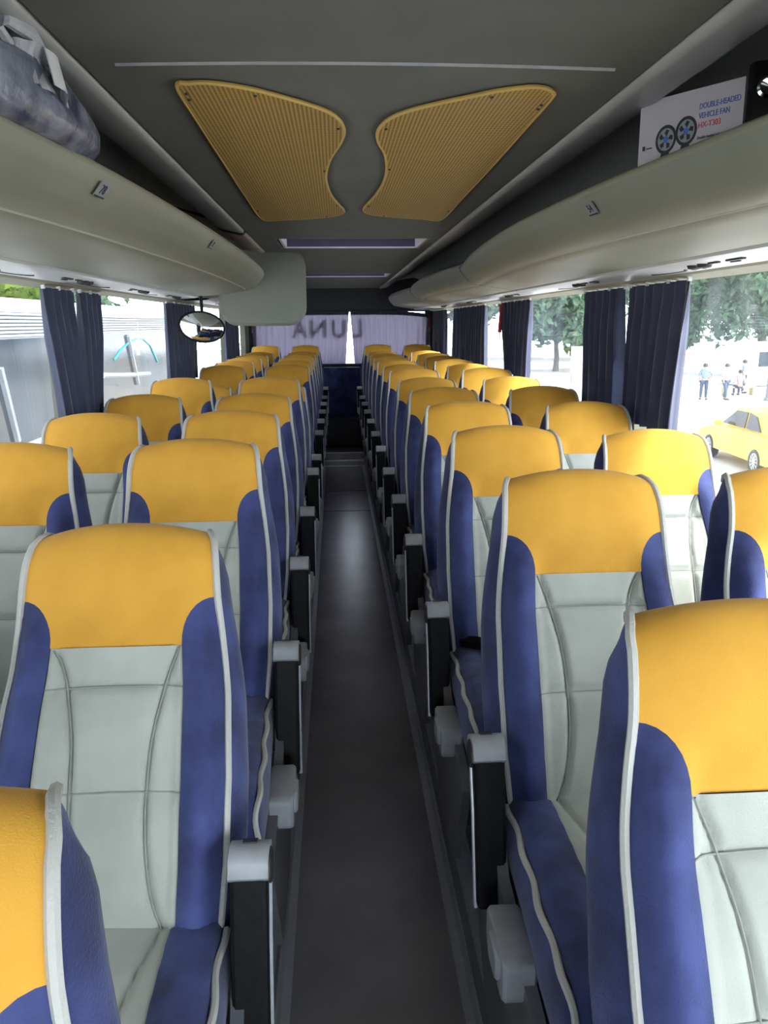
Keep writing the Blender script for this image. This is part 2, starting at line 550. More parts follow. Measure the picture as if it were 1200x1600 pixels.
# rear wall with window
b = MB()
b.box((0, Y1 + 0.04, 0.5), (2 * XW + 0.12, 0.08, 1.2), 0)
b.box((0, Y1 + 0.04, 1.98), (2 * XW + 0.12, 0.08, 0.46), 0)
for s in (-1, 1):
    b.box((s * 1.13, Y1 + 0.04, 1.4), (0.14, 0.08, 0.72), 0)
struct(b.build('wall_rear', M['dark'], smooth=False))
b = MB()
b.box((0, Y1 + 0.022, 1.42), (2.14, 0.006, 0.68))
rear_glass = struct(b.build('window_%d' % wcount, M['glass'], smooth=False)); wcount += 1

# ceiling: central panel with two roof hatch openings, side roof above the racks
CZ = 2.02
HT = [(4.32, 4.90), (7.30, 7.90)]
HX0, HX1 = -0.365, 0.43
b = MB()
ex = 0.475
ys = [Y0] + [q for h in HT for q in h] + [Y1]
for a, c in zip(ys[::2], ys[1::2]):
    b.box((0, (a + c) / 2, CZ + 0.02), (2 * ex, c - a, 0.04), 0)
for (a, c) in HT:
    b.box(((-ex + HX0) / 2, (a + c) / 2, CZ + 0.02), (HX0 + ex, c - a, 0.04), 0)
    b.box(((ex + HX1) / 2, (a + c) / 2, CZ + 0.02), (ex - HX1, c - a, 0.04), 0)
struct(b.build('ceiling', M['ceil'], smooth=False))
# outer roof above everything (keeps daylight out)
b = MB()
for s in (-1, 1):
    b.box((s * 0.82, (Y0 + Y1) / 2, 2.235), (0.80, Y1 - Y0, 0.03))
ys = [Y0] + [q for h in HT for q in h] + [Y1]
for a, c in zip(ys[::2], ys[1::2]):
    b.box((0, (a + c) / 2, 2.235), (0.88, c - a, 0.03))
struct(b.build('roof', M['ceil'], smooth=False))
# side ducts: profile from the ceiling edge outwards and up
for s in (-1, 1):
    prof = [(0.482, 2.06), (0.482, 2.024), (0.490, 2.015), (0.505, 2.013), (0.59, 2.032), (0.605, 2.040), (0.62, 2.06), (0.66, 2.09), (0.78, 2.125), (0.92, 2.145), (1.05, 2.10), (1.13, 1.98), (1.15, 1.90), (1.16, 1.9), (1.16, 2.2), (0.482, 2.2)]
    b = MB()
    b.prism(prof, Y0, 4.0 if s < 0 else Y1, fn=lambda a, c, yy: (s * a, yy, c))
    trim(b, M['duct'], angle=60)
    if s < 0:
        b = MB()
        b.prism([(a + (0.004 if a < 0.6 else 0), c - 0.004 if c < 2.14 else c) for a, c in prof], 4.0, 4.07, fn=lambda a, c, yy: (s * a, yy, c))
        trim(b, M['black'], angle=60)
        b = MB()
        b.prism(prof, 4.07, 5.12, fn=lambda a, c, yy: (s * a, yy, c))
        trim(b, M['pink'], angle=60)
        b = MB()
        b.prism(prof, 5.2, Y1, fn=lambda a, c, yy: (s * a, yy, c))
        trim(b, M['duct'], angle=60)
# pale bead across the ceiling
b = MB()
b.tube([(x, 1.47 + 0.02 * (x / 0.43) ** 2, CZ - 0.0005) for x in [(-0.42 + 0.84 * i / 20) for i in range(21)]], 0.0035, 6)
trim(b, M['cap'])

# roof hatches
for i, (a, c) in enumerate(HT):
    h = empty('roof_hatch', ((HX0 + HX1) / 2, (a + c) / 2, CZ + 0.04))
    w, l = HX1 - HX0, c - a
    b = MB()
    for sy in (-1, 1):
        b.box((0, sy * (l / 2 - 0.008), 0.055), (w, 0.016, 0.19))
    for sx in (-1, 1):
        b.box((sx * (w / 2 - 0.008), 0, 0.055), (0.016, l - 0.032, 0.19))
    b.build('hatch_frame', M['hatchrim'], h, smooth=False)
    b = MB()
    for sy in (-1, 1):
        b.rbox((0, sy * (l / 2 - 0.02), -0.035), (w - 0.02, 0.012, 0.008), 0.003, axis='x')
    for sx in (-1, 1):
        b.rbox((sx * (w / 2 - 0.02), 0, -0.01), (0.02, l - 0.06, 0.06), 0.006, axis='z')
    b.build('inner_lip', M['white'], h)
    b = MB()
    b.rbox((0, 0, 0.215), (w + 0.10, l + 0.10, 0.03), 0.03, axis='z')
    b.build('hatch_lid', translucent_mat('smoked hatch lid %d' % i, (0.25, 0.23, 0.3), 0.8, (0.42, 0.39, 0.50)), h)
    b = MB()
    b.tube([(-w * 0.32, -l / 2 + 0.05, 0.06), (-w * 0.3, -l / 2 + 0.05, 0.02), (w * 0.3, -l / 2 + 0.05, 0.02), (w * 0.32, -l / 2 + 0.05, 0.06)], 0.012, 8)
    b.build('hatch_handle', M['black'], h)
    tag(h, ['nearer roof hatch with white frame set in the grey ceiling beyond the mustard grilles',
            'farther roof hatch in the dark ceiling close to the rear curtains'][i], 'roof hatch', 'roof hatches in the ceiling')

# mustard grilles
GL = [(-0.34, 1.60), (-0.315, 1.575), (-0.275, 1.572), (-0.22, 1.60), (-0.169, 1.645), (-0.087, 1.74), (-0.052, 1.82), (-0.038, 1.93), (-0.046, 2.06), (-0.070, 2.24), (-0.084, 2.44), (-0.084, 2.62), (-0.070, 2.87), (-0.044, 3.08), (-0.025, 3.22), (-0.030, 3.30), (-0.068, 3.38), (-0.16, 3.45), (-0.26, 3.49), (-0.352, 3.487), (-0.356, 2.9), (-0.350, 2.3), (-0.345, 1.85)]
GR = [(0.354, 1.66), (0.345, 1.61), (0.308, 1.578), (0.25, 1.60), (0.203, 1.64), (0.103, 1.735), (0.055, 1.82), (0.037, 1.93), (0.045, 2.05), (0.069, 2.19), (0.086, 2.42), (0.086, 2.66), (0.072, 2.90), (0.052, 3.10), (0.048, 3.2), (0.062, 3.29), (0.11, 3.36), (0.20, 3.42), (0.30, 3.47), (0.379, 3.488), (0.376, 2.9), (0.368, 2.3), (0.358, 1.85)]
def smooth_loop(P, k=4):
    out = []
    N = len(P)
    for i in range(N):
        p0, p1, p2, p3 = [Vector((*P[(i + j - 1) % N], 0)) for j in range(4)]
        for q in range(k):
            t = q / k
            v = 0.5 * ((2 * p1) + (p2 - p0) * t + (2 * p0 - 5 * p1 + 4 * p2 - p3) * t * t + (3 * p1 - p0 - 3 * p2 + p3) * t ** 3)
            out.append((v.x, v.y))
    return out
for P, lab in ((GL, 'left-hand perforated mustard ceiling grille with a wavy inner edge'), (GR, 'right-hand perforated mustard ceiling grille with a wavy inner edge')):
    cx = sum(p[0] for p in P) / len(P); cy = sum(p[1] for p in P) / len(P)
    g = empty('ceiling_grille', (cx, cy, CZ))
    loop = smooth_loop([(x - cx, y - cy) for x, y in P])
    b = MB(); b.prism([(x * 0.988, y * 0.996) for x, y in loop], -0.009, -0.001)
    b.build('perforated_sheet', M['grille'], g, smooth=False)
    b = MB(); b.tube([(x, y, -0.006) for x, y in loop], 0.0042, 6, closed=True)
    b.build('rim', M['grille_rim'], g)
    for (i) in range(0, len(loop), 13):
        b = MB()
        x, y = loop[i]
        b.lathe([(0.001, -0.013), (0.003, -0.0125), (0.0035, -0.010)], 8, fn=lambda p: p + Vector((x * 0.93, y * 0.97, 0)))
        b.build('screw', M['dark'], g)
    tag(g, lab, 'ceiling grille', 'mustard grilles in the ceiling')

# ------------------------------------------------------------------ luggage racks
def rack(sgn, lip, y0, y1, label, endcap=True, sections=None, lights=()):
    """lip: table Y -> distance of the lip from the aisle centre"""
    root = empty('luggage_rack', (sgn * 0.8, (y0 + y1) / 2, 1.75))
    ox, oy, oz = root.location
    N = max(8, int((y1 - y0) / 0.08))
    Ys = [y0 + (y1 - y0) * i / N for i in range(N + 1)]
    def row(yy, pts):
        L = sinterp(lip, yy)
        out = []
        for (k, x, z) in pts:
            X = L + x if k == 'l' else x
            out.append(Vector((sgn * X - ox, yy - oy, z - oz)))
        return out
    rim = [('l', 0.06, 1.885), ('l', 0.056, 1.902), ('l', 0.046, 1.907), ('l', 0.02, 1.898), ('l', 0.003, 1.886), ('l', 0.0, 1.876)]
    front = [('l', 0.0, 1.876), ('l', 0.004, 1.862), ('l', 0.016, 1.845), ('l', 0.028, 1.832), ('l', 0.036, 1.822), ('l', 0.052, 1.806), ('l', 0.078, 1.794), ('l', 0.102, 1.789), ('l', 0.108, 1.793)]
    lower = [('l', 0.108, 1.793), ('l', 0.113, 1.788), ('l', 0.16, 1.781), ('l', 0.24, 1.771), ('a', 0.87, 1.763), ('a', 0.885, 1.766)]
    b = MB(); b.grid([row(q, rim) for q in Ys])
    rm = b.build('lip_trim', M['header'], root)
    b = MB(); b.grid([row(q, front) for q in Ys])
    fp = b.build('front_panel', M['vinyl'], root)
    b = MB(); b.grid([row(q, lower) for q in Ys])
    # closed ends of the lower body
    full = rim + front[1:] + lower[1:] + [('a', 1.10, 1.766), ('a', 1.10, 1.85), ('l', 0.09, 1.85)]
    for q in (y0, y1):
        pts = row(q, full)
        b.add(pts, [tuple(range(len(pts)))])
    b.build('lower_panel', M['vinyl'], root)
    b = MB()
    b.grid([row(q, [('l', 0.108, 1.7925), ('l', 0.1095, 1.7895), ('l', 0.113, 1.7875)]) for q in Ys])
    b.build('seam', M['piping'], root)
    b = MB(); b.grid([row(q, [('l', 0.06, 1.885), ('l', 0.07, 1.86), ('a', 0.85, 1.84), ('a', 1.12, 1.85), ('a', 1.14, 1.95)]) for q in Ys])
    b.build('shelf', M['rackin'], root)
    b = MB(); b.grid([row(q, [('a', 0.885, 1.768), ('a', 0.89, 1.758), ('a', 0.91, 1.753), ('a', 1.04, 1.748), ('a', 1.058, 1.752), ('a', 1.06, 1.77)]) for q in Ys])
    sp = b.build('service_panel', M['service'], root)
    for yy in lights:
        if not (y0 < yy < y1): continue
        for k in (-1, 1):
            b = MB()
            b.lathe([(0.004, -0.012), (0.018, -0.008), (0.022, 0.004)], 12, fn=lambda p: p + Vector((sgn * 0.955 - ox, yy + k * 0.032 - oy, 1.751 - oz)))
            b.build('reading_light', M['dark'], sp)
        for k, (dy, w, l) in enumerate(((0.11, 0.012, 0.06), (0.17, 0.010, 0.05), (0.23, 0.014, 0.09))):
            b = MB()
            b.rbox((sgn * (0.945 + 0.03 * (k % 2)) - ox, yy - dy - oy, 1.7505 - oz), (w, l, 0.006), 0.005, axis='z')
            b.build('vent_slot', M['dark'], sp)
        b = MB()
        b.tube([(sgn * (0.985 + 0.03 * math.sin(t)) - ox, yy + 0.3 + 0.13 * math.cos(t) - oy, 1.7495 - oz) for t in [PI * i / 10 for i in range(11)]], 0.003, 6)
        b.build('speaker_edge', M['dark'], sp)
    tag(root, label, 'luggage rack', 'overhead luggage racks')
    return root
RL1 = [(-1.5, 0.66), (0, 0.645), (0.8, 0.61), (1.2, 0.568), (1.63, 0.524), (2.0, 0.497), (2.6, 0.478), (3.3, 0.50), (3.9, 0.545), (4.35, 0.59)]
RL2 = [(4.37, 0.585), (5.0, 0.535), (5.8, 0.515), (6.6, 0.54), (7.2, 0.585)]
RL3 = [(7.22, 0.58), (8.0, 0.53), (8.8, 0.515), (9.5, 0.54), (10.1, 0.585)]
LL1 = [(-1.5, 0.62), (0, 0.60), (0.8, 0.565), (1.2, 0.53), (1.73, 0.482), (2.6, 0.445), (3.4, 0.432), (4.2, 0.44), (4.7, 0.458), (4.95, 0.485), (5.08, 0.53)]
LL2 = [(5.5, 0.56), (6.4, 0.50), (7.2, 0.495), (8.0, 0.54), (8.8, 0.50), (9.5, 0.505), (10.1, 0.56)]
VR = (2.3, 3.45, 4.85, 6.3, 7.8)
VL = (2.2, 3.05, 3.95, 4.75, 6.6, 8.2)
rack(1, RL1, -1.5, 4.36, 'long beige overhead rack on the right that carries the fan box', lights=VR)
rack(1, RL2, 4.37, 7.21, 'middle beige rack on the right, bowed out past the first rack joint', lights=VR)
rack(1, RL3, 7.22, 10.1, 'rearmost beige rack on the right, close to the rear curtain', lights=VR)
rack(-1, LL1, -1.5, 5.08, 'long beige overhead rack on the left that carries the plastic bag', lights=VL)
rack(-1, LL2, 5.5, 10.1, 'rear left beige rack mostly hidden behind the hanging grey panel', lights=VL)

# hanging panel at the end of the left rack
bp = empty('bulkhead_panel', (-0.51, 5.15, 1.62))
def rrect(w, h, r, n=6):
    out = []
    for (sx, sy, a0) in ((1, 1, 0), (-1, 1, 90), (-1, -1, 180), (1, -1, 270)):
        for k in range(n + 1):
            a = R(a0 + 90 * k / n)
            out.append((sx * (w / 2 - r) + r * math.cos(a), sy * (h / 2 - r) + r * math.sin(a)))
    return out
b = MB()
pts = rrect(0.49, 0.42, 0.09)
b.prism(pts, 0, 0.05, fn=lambda a, c, d: (a, d, c + 0.20))
b.build('board', M['vinyl'], bp)
b = MB()
b.tube([(a, 0.025, c + 0.20) for a, c in pts], 0.024, 8, closed=True)
b.build('edge_trim', M['vinyl'], bp)
tag(bp, 'grey rounded bulkhead panel hanging at the end of the left rack', 'panel')

# oval mirror
mr_ = empty('convex_mirror', (-0.80, 4.6, 1.74))
rot = Matrix.Rotation(R(90), 4, 'X') @ Matrix.Identity(4)
def oval(p):
    q = Vector((p.x * 1.0, -p.z, p.y * 0.66))
    q = Matrix.Rotation(R(8), 3, 'Y') @ q
    return q + Vector((0.0, 0, -0.155))
b = MB(); b.lathe([(0.02, -0.03), (0.10, -0.02), (0.128, 0.0), (0.13, 0.012), (0.122, 0.016), (0.118, 0.010)], 32, fn=oval)
b.build('rim', M['black'], mr_)
b = MB(); b.lathe([(0.119, 0.011), (0.10, 0.020), (0.06, 0.029), (0.001, 0.033)], 32, fn=oval)
b.build('mirror_glass', M['mirror'], mr_)
b = MB(); b.tube([(0, 0.02, 0.01), (0, 0.03, -0.05), (0, 0.03, -0.12), (0, 0.02, -0.15)], 0.009, 8)
b.build('bracket', M['black'], mr_)
tag(mr_, 'oval convex mirror with black rim hanging by the left windows', 'mirror')

# ------------------------------------------------------------------ seats
LB = 0.638
PV = 0.51                                # pivot height above platform
WT = [(0, 0.170), (0.15, 0.180), (0.35, 0.183), (0.55, 0.178), (0.70, 0.168), (0.80, 0.161), (0.9, 0.157), (0.96, 0.152), (1.0, 0.140), (1.1, 0.120)]
# side profile (depth, height) by v
PRF = [(-0.10, 0.0, -0.065), (0, 0.0, 0.0), (0.12, -0.016, 0.12 * LB), (0.3, -0.024, 0.3 * LB), (0.48, -0.008, 0.48 * LB), (0.62, 0.010, 0.62 * LB),
       (0.72, 0.004, 0.72 * LB), (0.82, -0.010, 0.82 * LB), (0.90, -0.010, 0.90 * LB), (0.95, 0.002, 0.952 * LB), (0.985, 0.022, 0.985 * LB), (1.02, 0.050, 1.0 * LB), (1.06, 0.080, 0.985 * LB)]
PY = [(p[0], p[1]) for p in PRF]; PZt = [(p[0], p[2]) for p in PRF]
BACKY = [(-0.1, 0.10), (0, 0.11), (0.3, 0.115), (0.6, 0.115), (0.85, 0.10), (1.06, 0.088)]
BACKZ = [(-0.1, -0.06), (0, 0.0), (0.9, 0.87 * LB), (1.06, 0.955 * LB)]
UG = 0.63
def vb(u):
    """lower edge of the mustard cover"""
    a = abs(u)
    if a <= UG: return 0.685
    k = (1 - a) / (1 - UG)
    return 0.685 + 0.125 * math.sqrt(max(0, 1 - k * k))
def sm(a, b_, x):
    t = min(1, max(0, (x - a) / (b_ - a)))
    return t * t * (3 - 2 * t)
def bsurf(u, v):
    w = interp(WT, v)
    y = sinterp(PY, v); z = sinterp(PZt, v)
    a = abs(u)
    low = 1 - sm(0.62, 0.82, v)
    bol = math.sin(PI * min(1, max(0, (a - 0.55) / 0.47))) ** 1.0 if a > 0.55 else 0
    y += low * (-0.030 * bol + 0.004 * (1 - a)) + (1 - low) * 0.022 * a ** 3
    y += low * 0.022 * max(0, a - 0.85) / 0.15
    top = sm(0.9, 1.0, v)
    z += 0.016 * (1 - u * u) * top
    return Vector((w * u, y, z))
def seam_v(v):
    """|u| of the vertical seams of the centre panel"""
    return sinterp([(-0.1, 0.62), (0, 0.50), (0.05, 0.42), (0.12, 0.36), (0.2, 0.33), (0.33, 0.325), (0.46, 0.355), (0.585, 0.45), (0.64, 0.52), (0.69, 0.61)], v)
def groove(d, w=0.011): return math.exp(-(d / w) ** 2)

def make_seat(name, side):
    """side: -1 aisle on -x (right bank), +1 aisle on +x (left bank), 0 window seat"""
    root = empty(name)
    # --- backrest shell: bolsters, sides and back
    b = MB()
    NV = 26
    for sg in (-1, 1):
        P = []
        for j in range(NV + 1):
            r_ = []
            for i in range(9):
                th = PI / 2 * i / 8
                a = 1 - (1 - UG) * math.cos(th)      # UG .. 1
                top = vb(a + 1e-9)
                v = -0.1 + (top + 0.1) * j / NV
                p = bsurf(sg * a, v)
                if 0.05 < v < 0.62:                  # soft creases
                    p.y += 0.0022 * math.sin(v * 95 + 3 * a + sg) * sm(0.05, 0.2, v) * (1 - sm(0.5, 0.62, v)) * math.sin(PI * i / 8)
                r_.append(p)
            P.append(r_)
        b.grid(P)
        # side cheek: from the piping round to the back
        P = []
        for j in range(37):
            v = -0.1 + 1.16 * j / 36
            f = bsurf(sg, v)
            by, bz = interp(BACKY, v), interp(BACKZ, v)
            fl = 0.024 * (1 - 0.55 * sm(0.6, 1.05, v))
            w0 = interp(WT, v)
            r_ = []
            for i in range(7):
                t = i / 6
                x = w0 + fl * math.sin(PI * min(1, t * 1.25) * 0.5) * (1 if t < 0.8 else 1 - 0.6 * ((t - 0.8) / 0.2) ** 2)
                r_.append(Vector((sg * x, f.y + (by - f.y) * t, f.z + (bz - f.z) * t)))
            P.append(r_)
        b.grid(P)
        if sg == 1: right = [r_[-1] for r_ in P]
        else: left = [r_[-1] for r_ in P]
    P = []
    for l, r_ in zip(left, right):
        P.append([l.lerp(r_, i / 6) + Vector((0, 0.012 * math.sin(PI * i / 6), 0)) for i in range(7)])
    b.grid(P)
    back = b.build('backrest', M['blue'], root, angle=55)
    back.location = (0, 0, PV)
    # --- mustard cover
    b = MB()
    us = sorted(set([-(1 - (1 - UG) * math.cos(PI / 2 * i / 8)) for i in range(9)] + [-UG + 2 * UG * i / 14 for i in range(15)] + [(1 - (1 - UG) * math.cos(PI / 2 * i / 8)) for i in range(9)]))
    P = []
    for j in range(23):
        t = j / 22
        P.append([bsurf(u, vb(u) + (1.06 - vb(u)) * t) for u in us])
    # tuck the back edge of the cover down behind
    P.append([Vector((p.x, interp(BACKY, 1.06) + 0.012 * (1 - (p.x / 0.14) ** 2) * 0.9, p.z - 0.02)) for p in P[-1]])
    b.grid(P)
    b.build('headrest_cover', M['yellow'], back, angle=70)
    # --- grey centre panel
    b = MB()
    NU, NW = 44, 56
    P = []
    for j in range(NW + 1):
        v = -0.1 + 0.785 * j / NW
        r_ = []
        for i in range(NU + 1):
            u = -UG + 2 * UG * i / NU
            p = bsurf(u, v)
            w = interp(WT, v)
            g = groove((abs(u) - seam_v(v)) * w, 0.006)
            sag = 0.012 * (abs(u) ** 2)
            for hv in (0.585, 0.33):
                g = max(g, groove((v - hv + sag * (1 if hv > 0.4 else 0.8)) * LB, 0.006))
            g = max(g, 0.8 * groove((abs(u) - UG) * w, 0.006))
            p.y += 0.012 * g - 0.006
            r_.append(p)
        P.append(r_)
    b.grid(P)
    cpn = b.build('centre_panel', M['grey'], back, angle=80)
    b = MB()
    for sg in (-1, 1):
        b.tube([bsurf(sg * seam_v(v), v) + Vector((0, 0.0006, 0)) for v in [-0.01 + 0.69 * i / 40 for i in range(41)]], 0.0015, 5)
    for hv, kk in ((0.585, 1.0), (0.33, 0.8)):
        b.tube([bsurf(u, hv - 0.012 * kk * u * u) + Vector((0, 0.0012, 0)) for u in [-UG + 2 * UG * i / 24 for i in range(25)]], 0.0015, 5)
    b.build('stitching', M['stitch'], cpn)
    # --- piping down both front edges, over the top corner
    for sg in (-1, 1):
        pts = []
        for j in range(44):
            v = -0.02 + 1.075 * j / 43
            p = bsurf(sg, min(v, 1.055))
            pts.append(p + Vector((sg * 0.0015, -0.001 if v < 0.95 else 0, 0.001)))
        b = MB(); b.tube(pts, [0.0062 if 0 < i < 43 else 0.004 for i in range(44)], 7)
        b.build('piping', M['piping'], back)
    # --- cushion
    def csurf(u, t):
        """t 0 back .. 1 front top edge .. 1.35 bottom of the front"""
        w = 0.178 + 0.014 * sm(0.1, 0.8, t)
        if t <= 0.86:
            y = 0.03 - 0.47 * t / 0.86; z = 0.0 + 0.03 * t
        else:
            a = min(1, (t - 0.86) / 0.2) * PI / 2
            y = -0.44 - 0.05 * math.sin(a); z = 0.026 - 0.05 * (1 - math.cos(a))
            if t > 1.06:
                z -= 0.10 * (t - 1.06) / 0.29; y += 0.012 * (t - 1.06) / 0.29
        a = abs(u)
        z += 0.020 * (math.sin(PI * (a - 0.5) / 0.5) if a > 0.5 else 0) * (1 - 0.3 * t) - 0.010 * max(0, a - 0.9) / 0.1 + 0.006 * (1 - a)
        return Vector((w * u, y, z + PV))
    ts = [1.35 * i / 40 for i in range(41)]
    b = MB()
    GU = 0.56
    for sg in (-1, 1):
        b.grid([[csurf(sg * (GU + (1 - GU) * i / 9), t) + Vector((0, 0, 0.0015 * math.sin(t * 60 + i)) if t < 0.9 else (0, 0, 0)) for i in range(10)] for t in ts])
        P = []
        for t in ts:
            p = csurf(sg, t)
            zb = PV - 0.125
            r_ = []
            for i in range(6):
                k = i / 5
                r_.append(Vector((p.x + sg * 0.012 * math.sin(PI * k), p.y + (0.02 * k if t > 0.9 else 0), p.z + (min(zb, p.z - 0.001) - p.z) * k)))
            P.append(r_)
        b.grid(P)
    b.grid([[csurf(-GU + 2 * GU * i / 8, t) for i in range(9)] for t in ts if t > 0.99])
    b.grid([[Vector((x, y, PV - 0.12)) for x in (-0.18, 0.18)] for y in (-0.47, 0.03)])
    cu = b.build('cushion', M['blue'], root, angle=60)
    b = MB()
    P = []
    for j in range(41):
        t = 1.02 * j / 40
        r_ = []
        for i in range(31):
            u = -GU + 2 * GU * i / 30
            p = csurf(u, t)
            g = groove((abs(u) - interp([(0, 0.50), (0.25, 0.36), (0.6, 0.26), (1, 0.3)], t)) * 0.19, 0.006)
            g = max(g, groove((t - 0.42) * 0.5, 0.007), 0.8 * groove((abs(u) - GU) * 0.19, 0.006))
            p.z += 0.004 - 0.0075 * g
            if t > 0.86: p.y -= 0.003
            r_.append(p)
        P.append(r_)
    b.grid(P)
    b.build('cushion_panel', M['grey'], cu, angle=80)
    for sg in (-1, 1):
        b = MB()
        b.tube([csurf(sg, t) + Vector((sg * (0.002 + 0.003 * math.sin(t * 24)), 0, 0.0015)) for t in [0.04 + 1.27 * i / 44 for i in range(45)]], 0.006, 7)
        b.build('cushion_piping', M['piping'], cu)
    # --- frame and pedestal
    b = MB()
    b.rbox((0, -0.20, PV - 0.155), (0.36, 0.44, 0.06), 0.02, axis='x')
    b.build('seat_frame', M['frame'], root)
    for yy in (-0.34, -0.06):
        b = MB()
        b.tube([(0, yy, PV - 0.17), (0, yy + 0.01, 0.02)], 0.022, 10)
        b.box((0, yy + 0.01, 0.008), (0.30, 0.07, 0.016))
        b.build('leg', M['frame'], root)
    if side:
        s = side
        # side panel reaching down towards the platform
        b = MB()
        b.prism([(0.06, 0.07), (0.10, 0.02), (0.09, -0.30), (-0.02, -0.44), (-0.30, -0.44), (-0.40, -0.26), (-0.44, -0.16), (-0.36, -0.12), (-0.10, -0.08), (-0.03, 0.02), (-0.02, 0.06), (0.0, 0.075), (0.04, 0.08)],
                0.197, 0.217, fn=lambda y, z, x: (s * x, y, z + PV))
        b.build('side_panel', M['frame'], root, angle=50)
        # recline housing near the front
        b = MB()
        b.rbox((s * 0.222, -0.235, PV - 0.115), (0.055, 0.15, 0.075), 0.016, axis='x')
        b.rbox((s * 0.230, -0.25, PV - 0.105), (0.055, 0.07, 0.05), 0.012, axis='x')
        rb = b.build('recline_housing', M['cap'], root)
        # armrest hanging down beside the back
        ar = MB()
        tilt = Matrix.Rotation(R(-14), 3, 'X')
        c0 = Vector((s * 0.226, -0.005, PV + 0.118))
        def T(p): return tilt @ Vector(p) + c0
        # pad, rounded box, long axis z
        ring = rrect(0.056, 0.050, 0.007, 2)
        vs = []
        zs = [-0.0, -0.004, -0.15, -0.268, -0.275]
        for k, z in enumerate(zs):
            q = 0.9 if k in (0, 4) else 1.0
            for (a, c) in ring:
                vs.append(T((a * q, c * q - 0.012, z)))
        nn = len(ring); fs = []
        for k in range(len(zs) - 1):
            for i in range(nn):
                fs.append((k * nn + i, k * nn + (i + 1) % nn, (k + 1) * nn + (i + 1) % nn, (k + 1) * nn + i))
        fs += [tuple(range(nn))[::-1], tuple(range((len(zs) - 1) * nn, len(zs) * nn))]
        ar.add(vs, fs)
        arm = ar.build('armrest', M['black'], root, angle=15)
        b = MB()
        prof = []
        for k in range(13):
            a = R(-10 + 200 * k / 12)
            prof.append((0.036 * math.cos(a), 0.010 + 0.022 * math.sin(a)))
        prof += [(-0.041, -0.006), (-0.036, -0.011), (0.030, -0.016)]
        b.prism(prof, -0.0295, 0.0295, fn=lambda y, z, x: T((x, y, z)))
        cp = b.build('armrest_cap', M['cap'], arm, angle=50)
        b = MB()
        b.box(T((0, 0.004, 0.030)), (0.022, 0.016, 0.008), rot=tilt)
        b.build('cap_slot', M['dark'], cp)
        b = MB()
        b.lathe([(0.026, 0.0), (0.026, 0.004), (0.022, 0.006), (0.002, 0.006)], 20, fn=lambda p: T((s * (0.0275 + p.z), p.x, p.y - 0.002)))
        b.build('pivot_disc', M['dark'], cp)
        b = MB()
        b.tube([T((s * 0.028, 0.0, -0.02)), T((s * 0.028, -0.012, -0.10)), T((s * 0.028, -0.014, -0.28))], 0.0045, 6)
        b.build('chrome_strip', M['alu'], arm)
    return root

P_R = make_seat('coach_chair', -1)
P_L = make_seat('coach_chair', 1)
P_W = make_seat('coach_chair', 0)
used = set()
ORD = ['nearest', 'second', 'third', 'fourth', 'fifth', 'sixth', 'seventh', 'eighth', 'ninth', 'tenth', 'eleventh', 'twelfth', 'rearmost']
def put(proto, x, y, rec, dz, label, group, z=PZ):
    k = proto.name
    if k in used:
        o = copy_tree(proto)
    else:
        o = proto; used.add(k)
    o.location = (x, y, z + dz)
    for c in kids(o):
        if c.name.startswith('backrest'):
            c.rotation_euler = (R(-rec), 0, 0)
    tag(o, label, 'seat', group)
    return o
XA, XWn = 0.424, 0.889
# rows: pivot distance, recline and small height offset
RROW = [(0.62, 21, -0.03), (1.35, 20, -0.005), (2.10, 19, -0.01), (2.80, 20, 0), (3.49, 20, 0), (4.18, 20, 0), (4.95, 18, 0), (5.64, 20, 0), (6.40, 20, 0), (7.10, 20, 0), (7.80, 20, 0), (8.50, 20, 0.0), (9.52, 14, -0.04)]
LROW = [(0.30, 21, -0.045), (1.08, 25, -0.022), (1.82, 18, 0.0), (2.54, 19, 0), (3.28, 20, 0), (4.15, 19, 0.01), (4.85, 30, -0.03), (5.75, 20, 0), (6.45, 20, 0), (7.15, 20, 0), (7.85, 20, 0), (8.55, 20, 0.0), (9.52, 14, -0.04)]
WREC = {('R', 2): 24, ('R', 3): 22, ('L', 2): 19, ('L', 3): 20}
NR = len(RROW)
def rowword(i):
    return 'rearmost' if i == NR - 1 else ORD[i]
for i, (y, rec, dz) in enumerate(RROW):
    zz = PZ if i < NR - 1 else PZ + 0.06
    seat_r = put(P_R, XA, y, rec, dz, 'aisle seat right of the aisle, %s row, mustard headrest, navy sides, hanging black armrest' % rowword(i), 'seats right of the aisle', zz)
    if i == 2:                           # loose black belt lying on this cushion
        b = MB()
        b.tube([(-0.15, 0.0, PV + 0.03), (-0.12, -0.05, PV + 0.045), (-0.06, -0.08, PV + 0.04)], [0.016, 0.020, 0.018], 6)
        b.rbox((-0.04, -0.09, PV + 0.042), (0.07, 0.04, 0.022), 0.008, axis='x')
        belt = b.build('seat_belt', M['black'], seat_r)
    put(P_W, XWn, y, WREC.get(('R', i), rec), dz, 'window seat by the right windows, %s row, mustard headrest and navy sides' % rowword(i), 'seats by the right windows', zz)
for i, (y, rec, dz) in enumerate(LROW):
    zz = PZ if i < NR - 1 else PZ + 0.06
    put(P_L, -XA - (0.012 if i < 2 else 0), y, rec, dz, 'aisle seat left of the aisle, %s row, mustard headrest, navy sides, hanging black armrest' % rowword(i), 'seats left of the aisle', zz)
    if i > 0:
        put(P_W, -XWn, y, WREC.get(('L', i), rec), dz, 'window seat by the left windows, %s row, mustard headrest and navy sides' % rowword(i), 'seats by the left windows', zz)

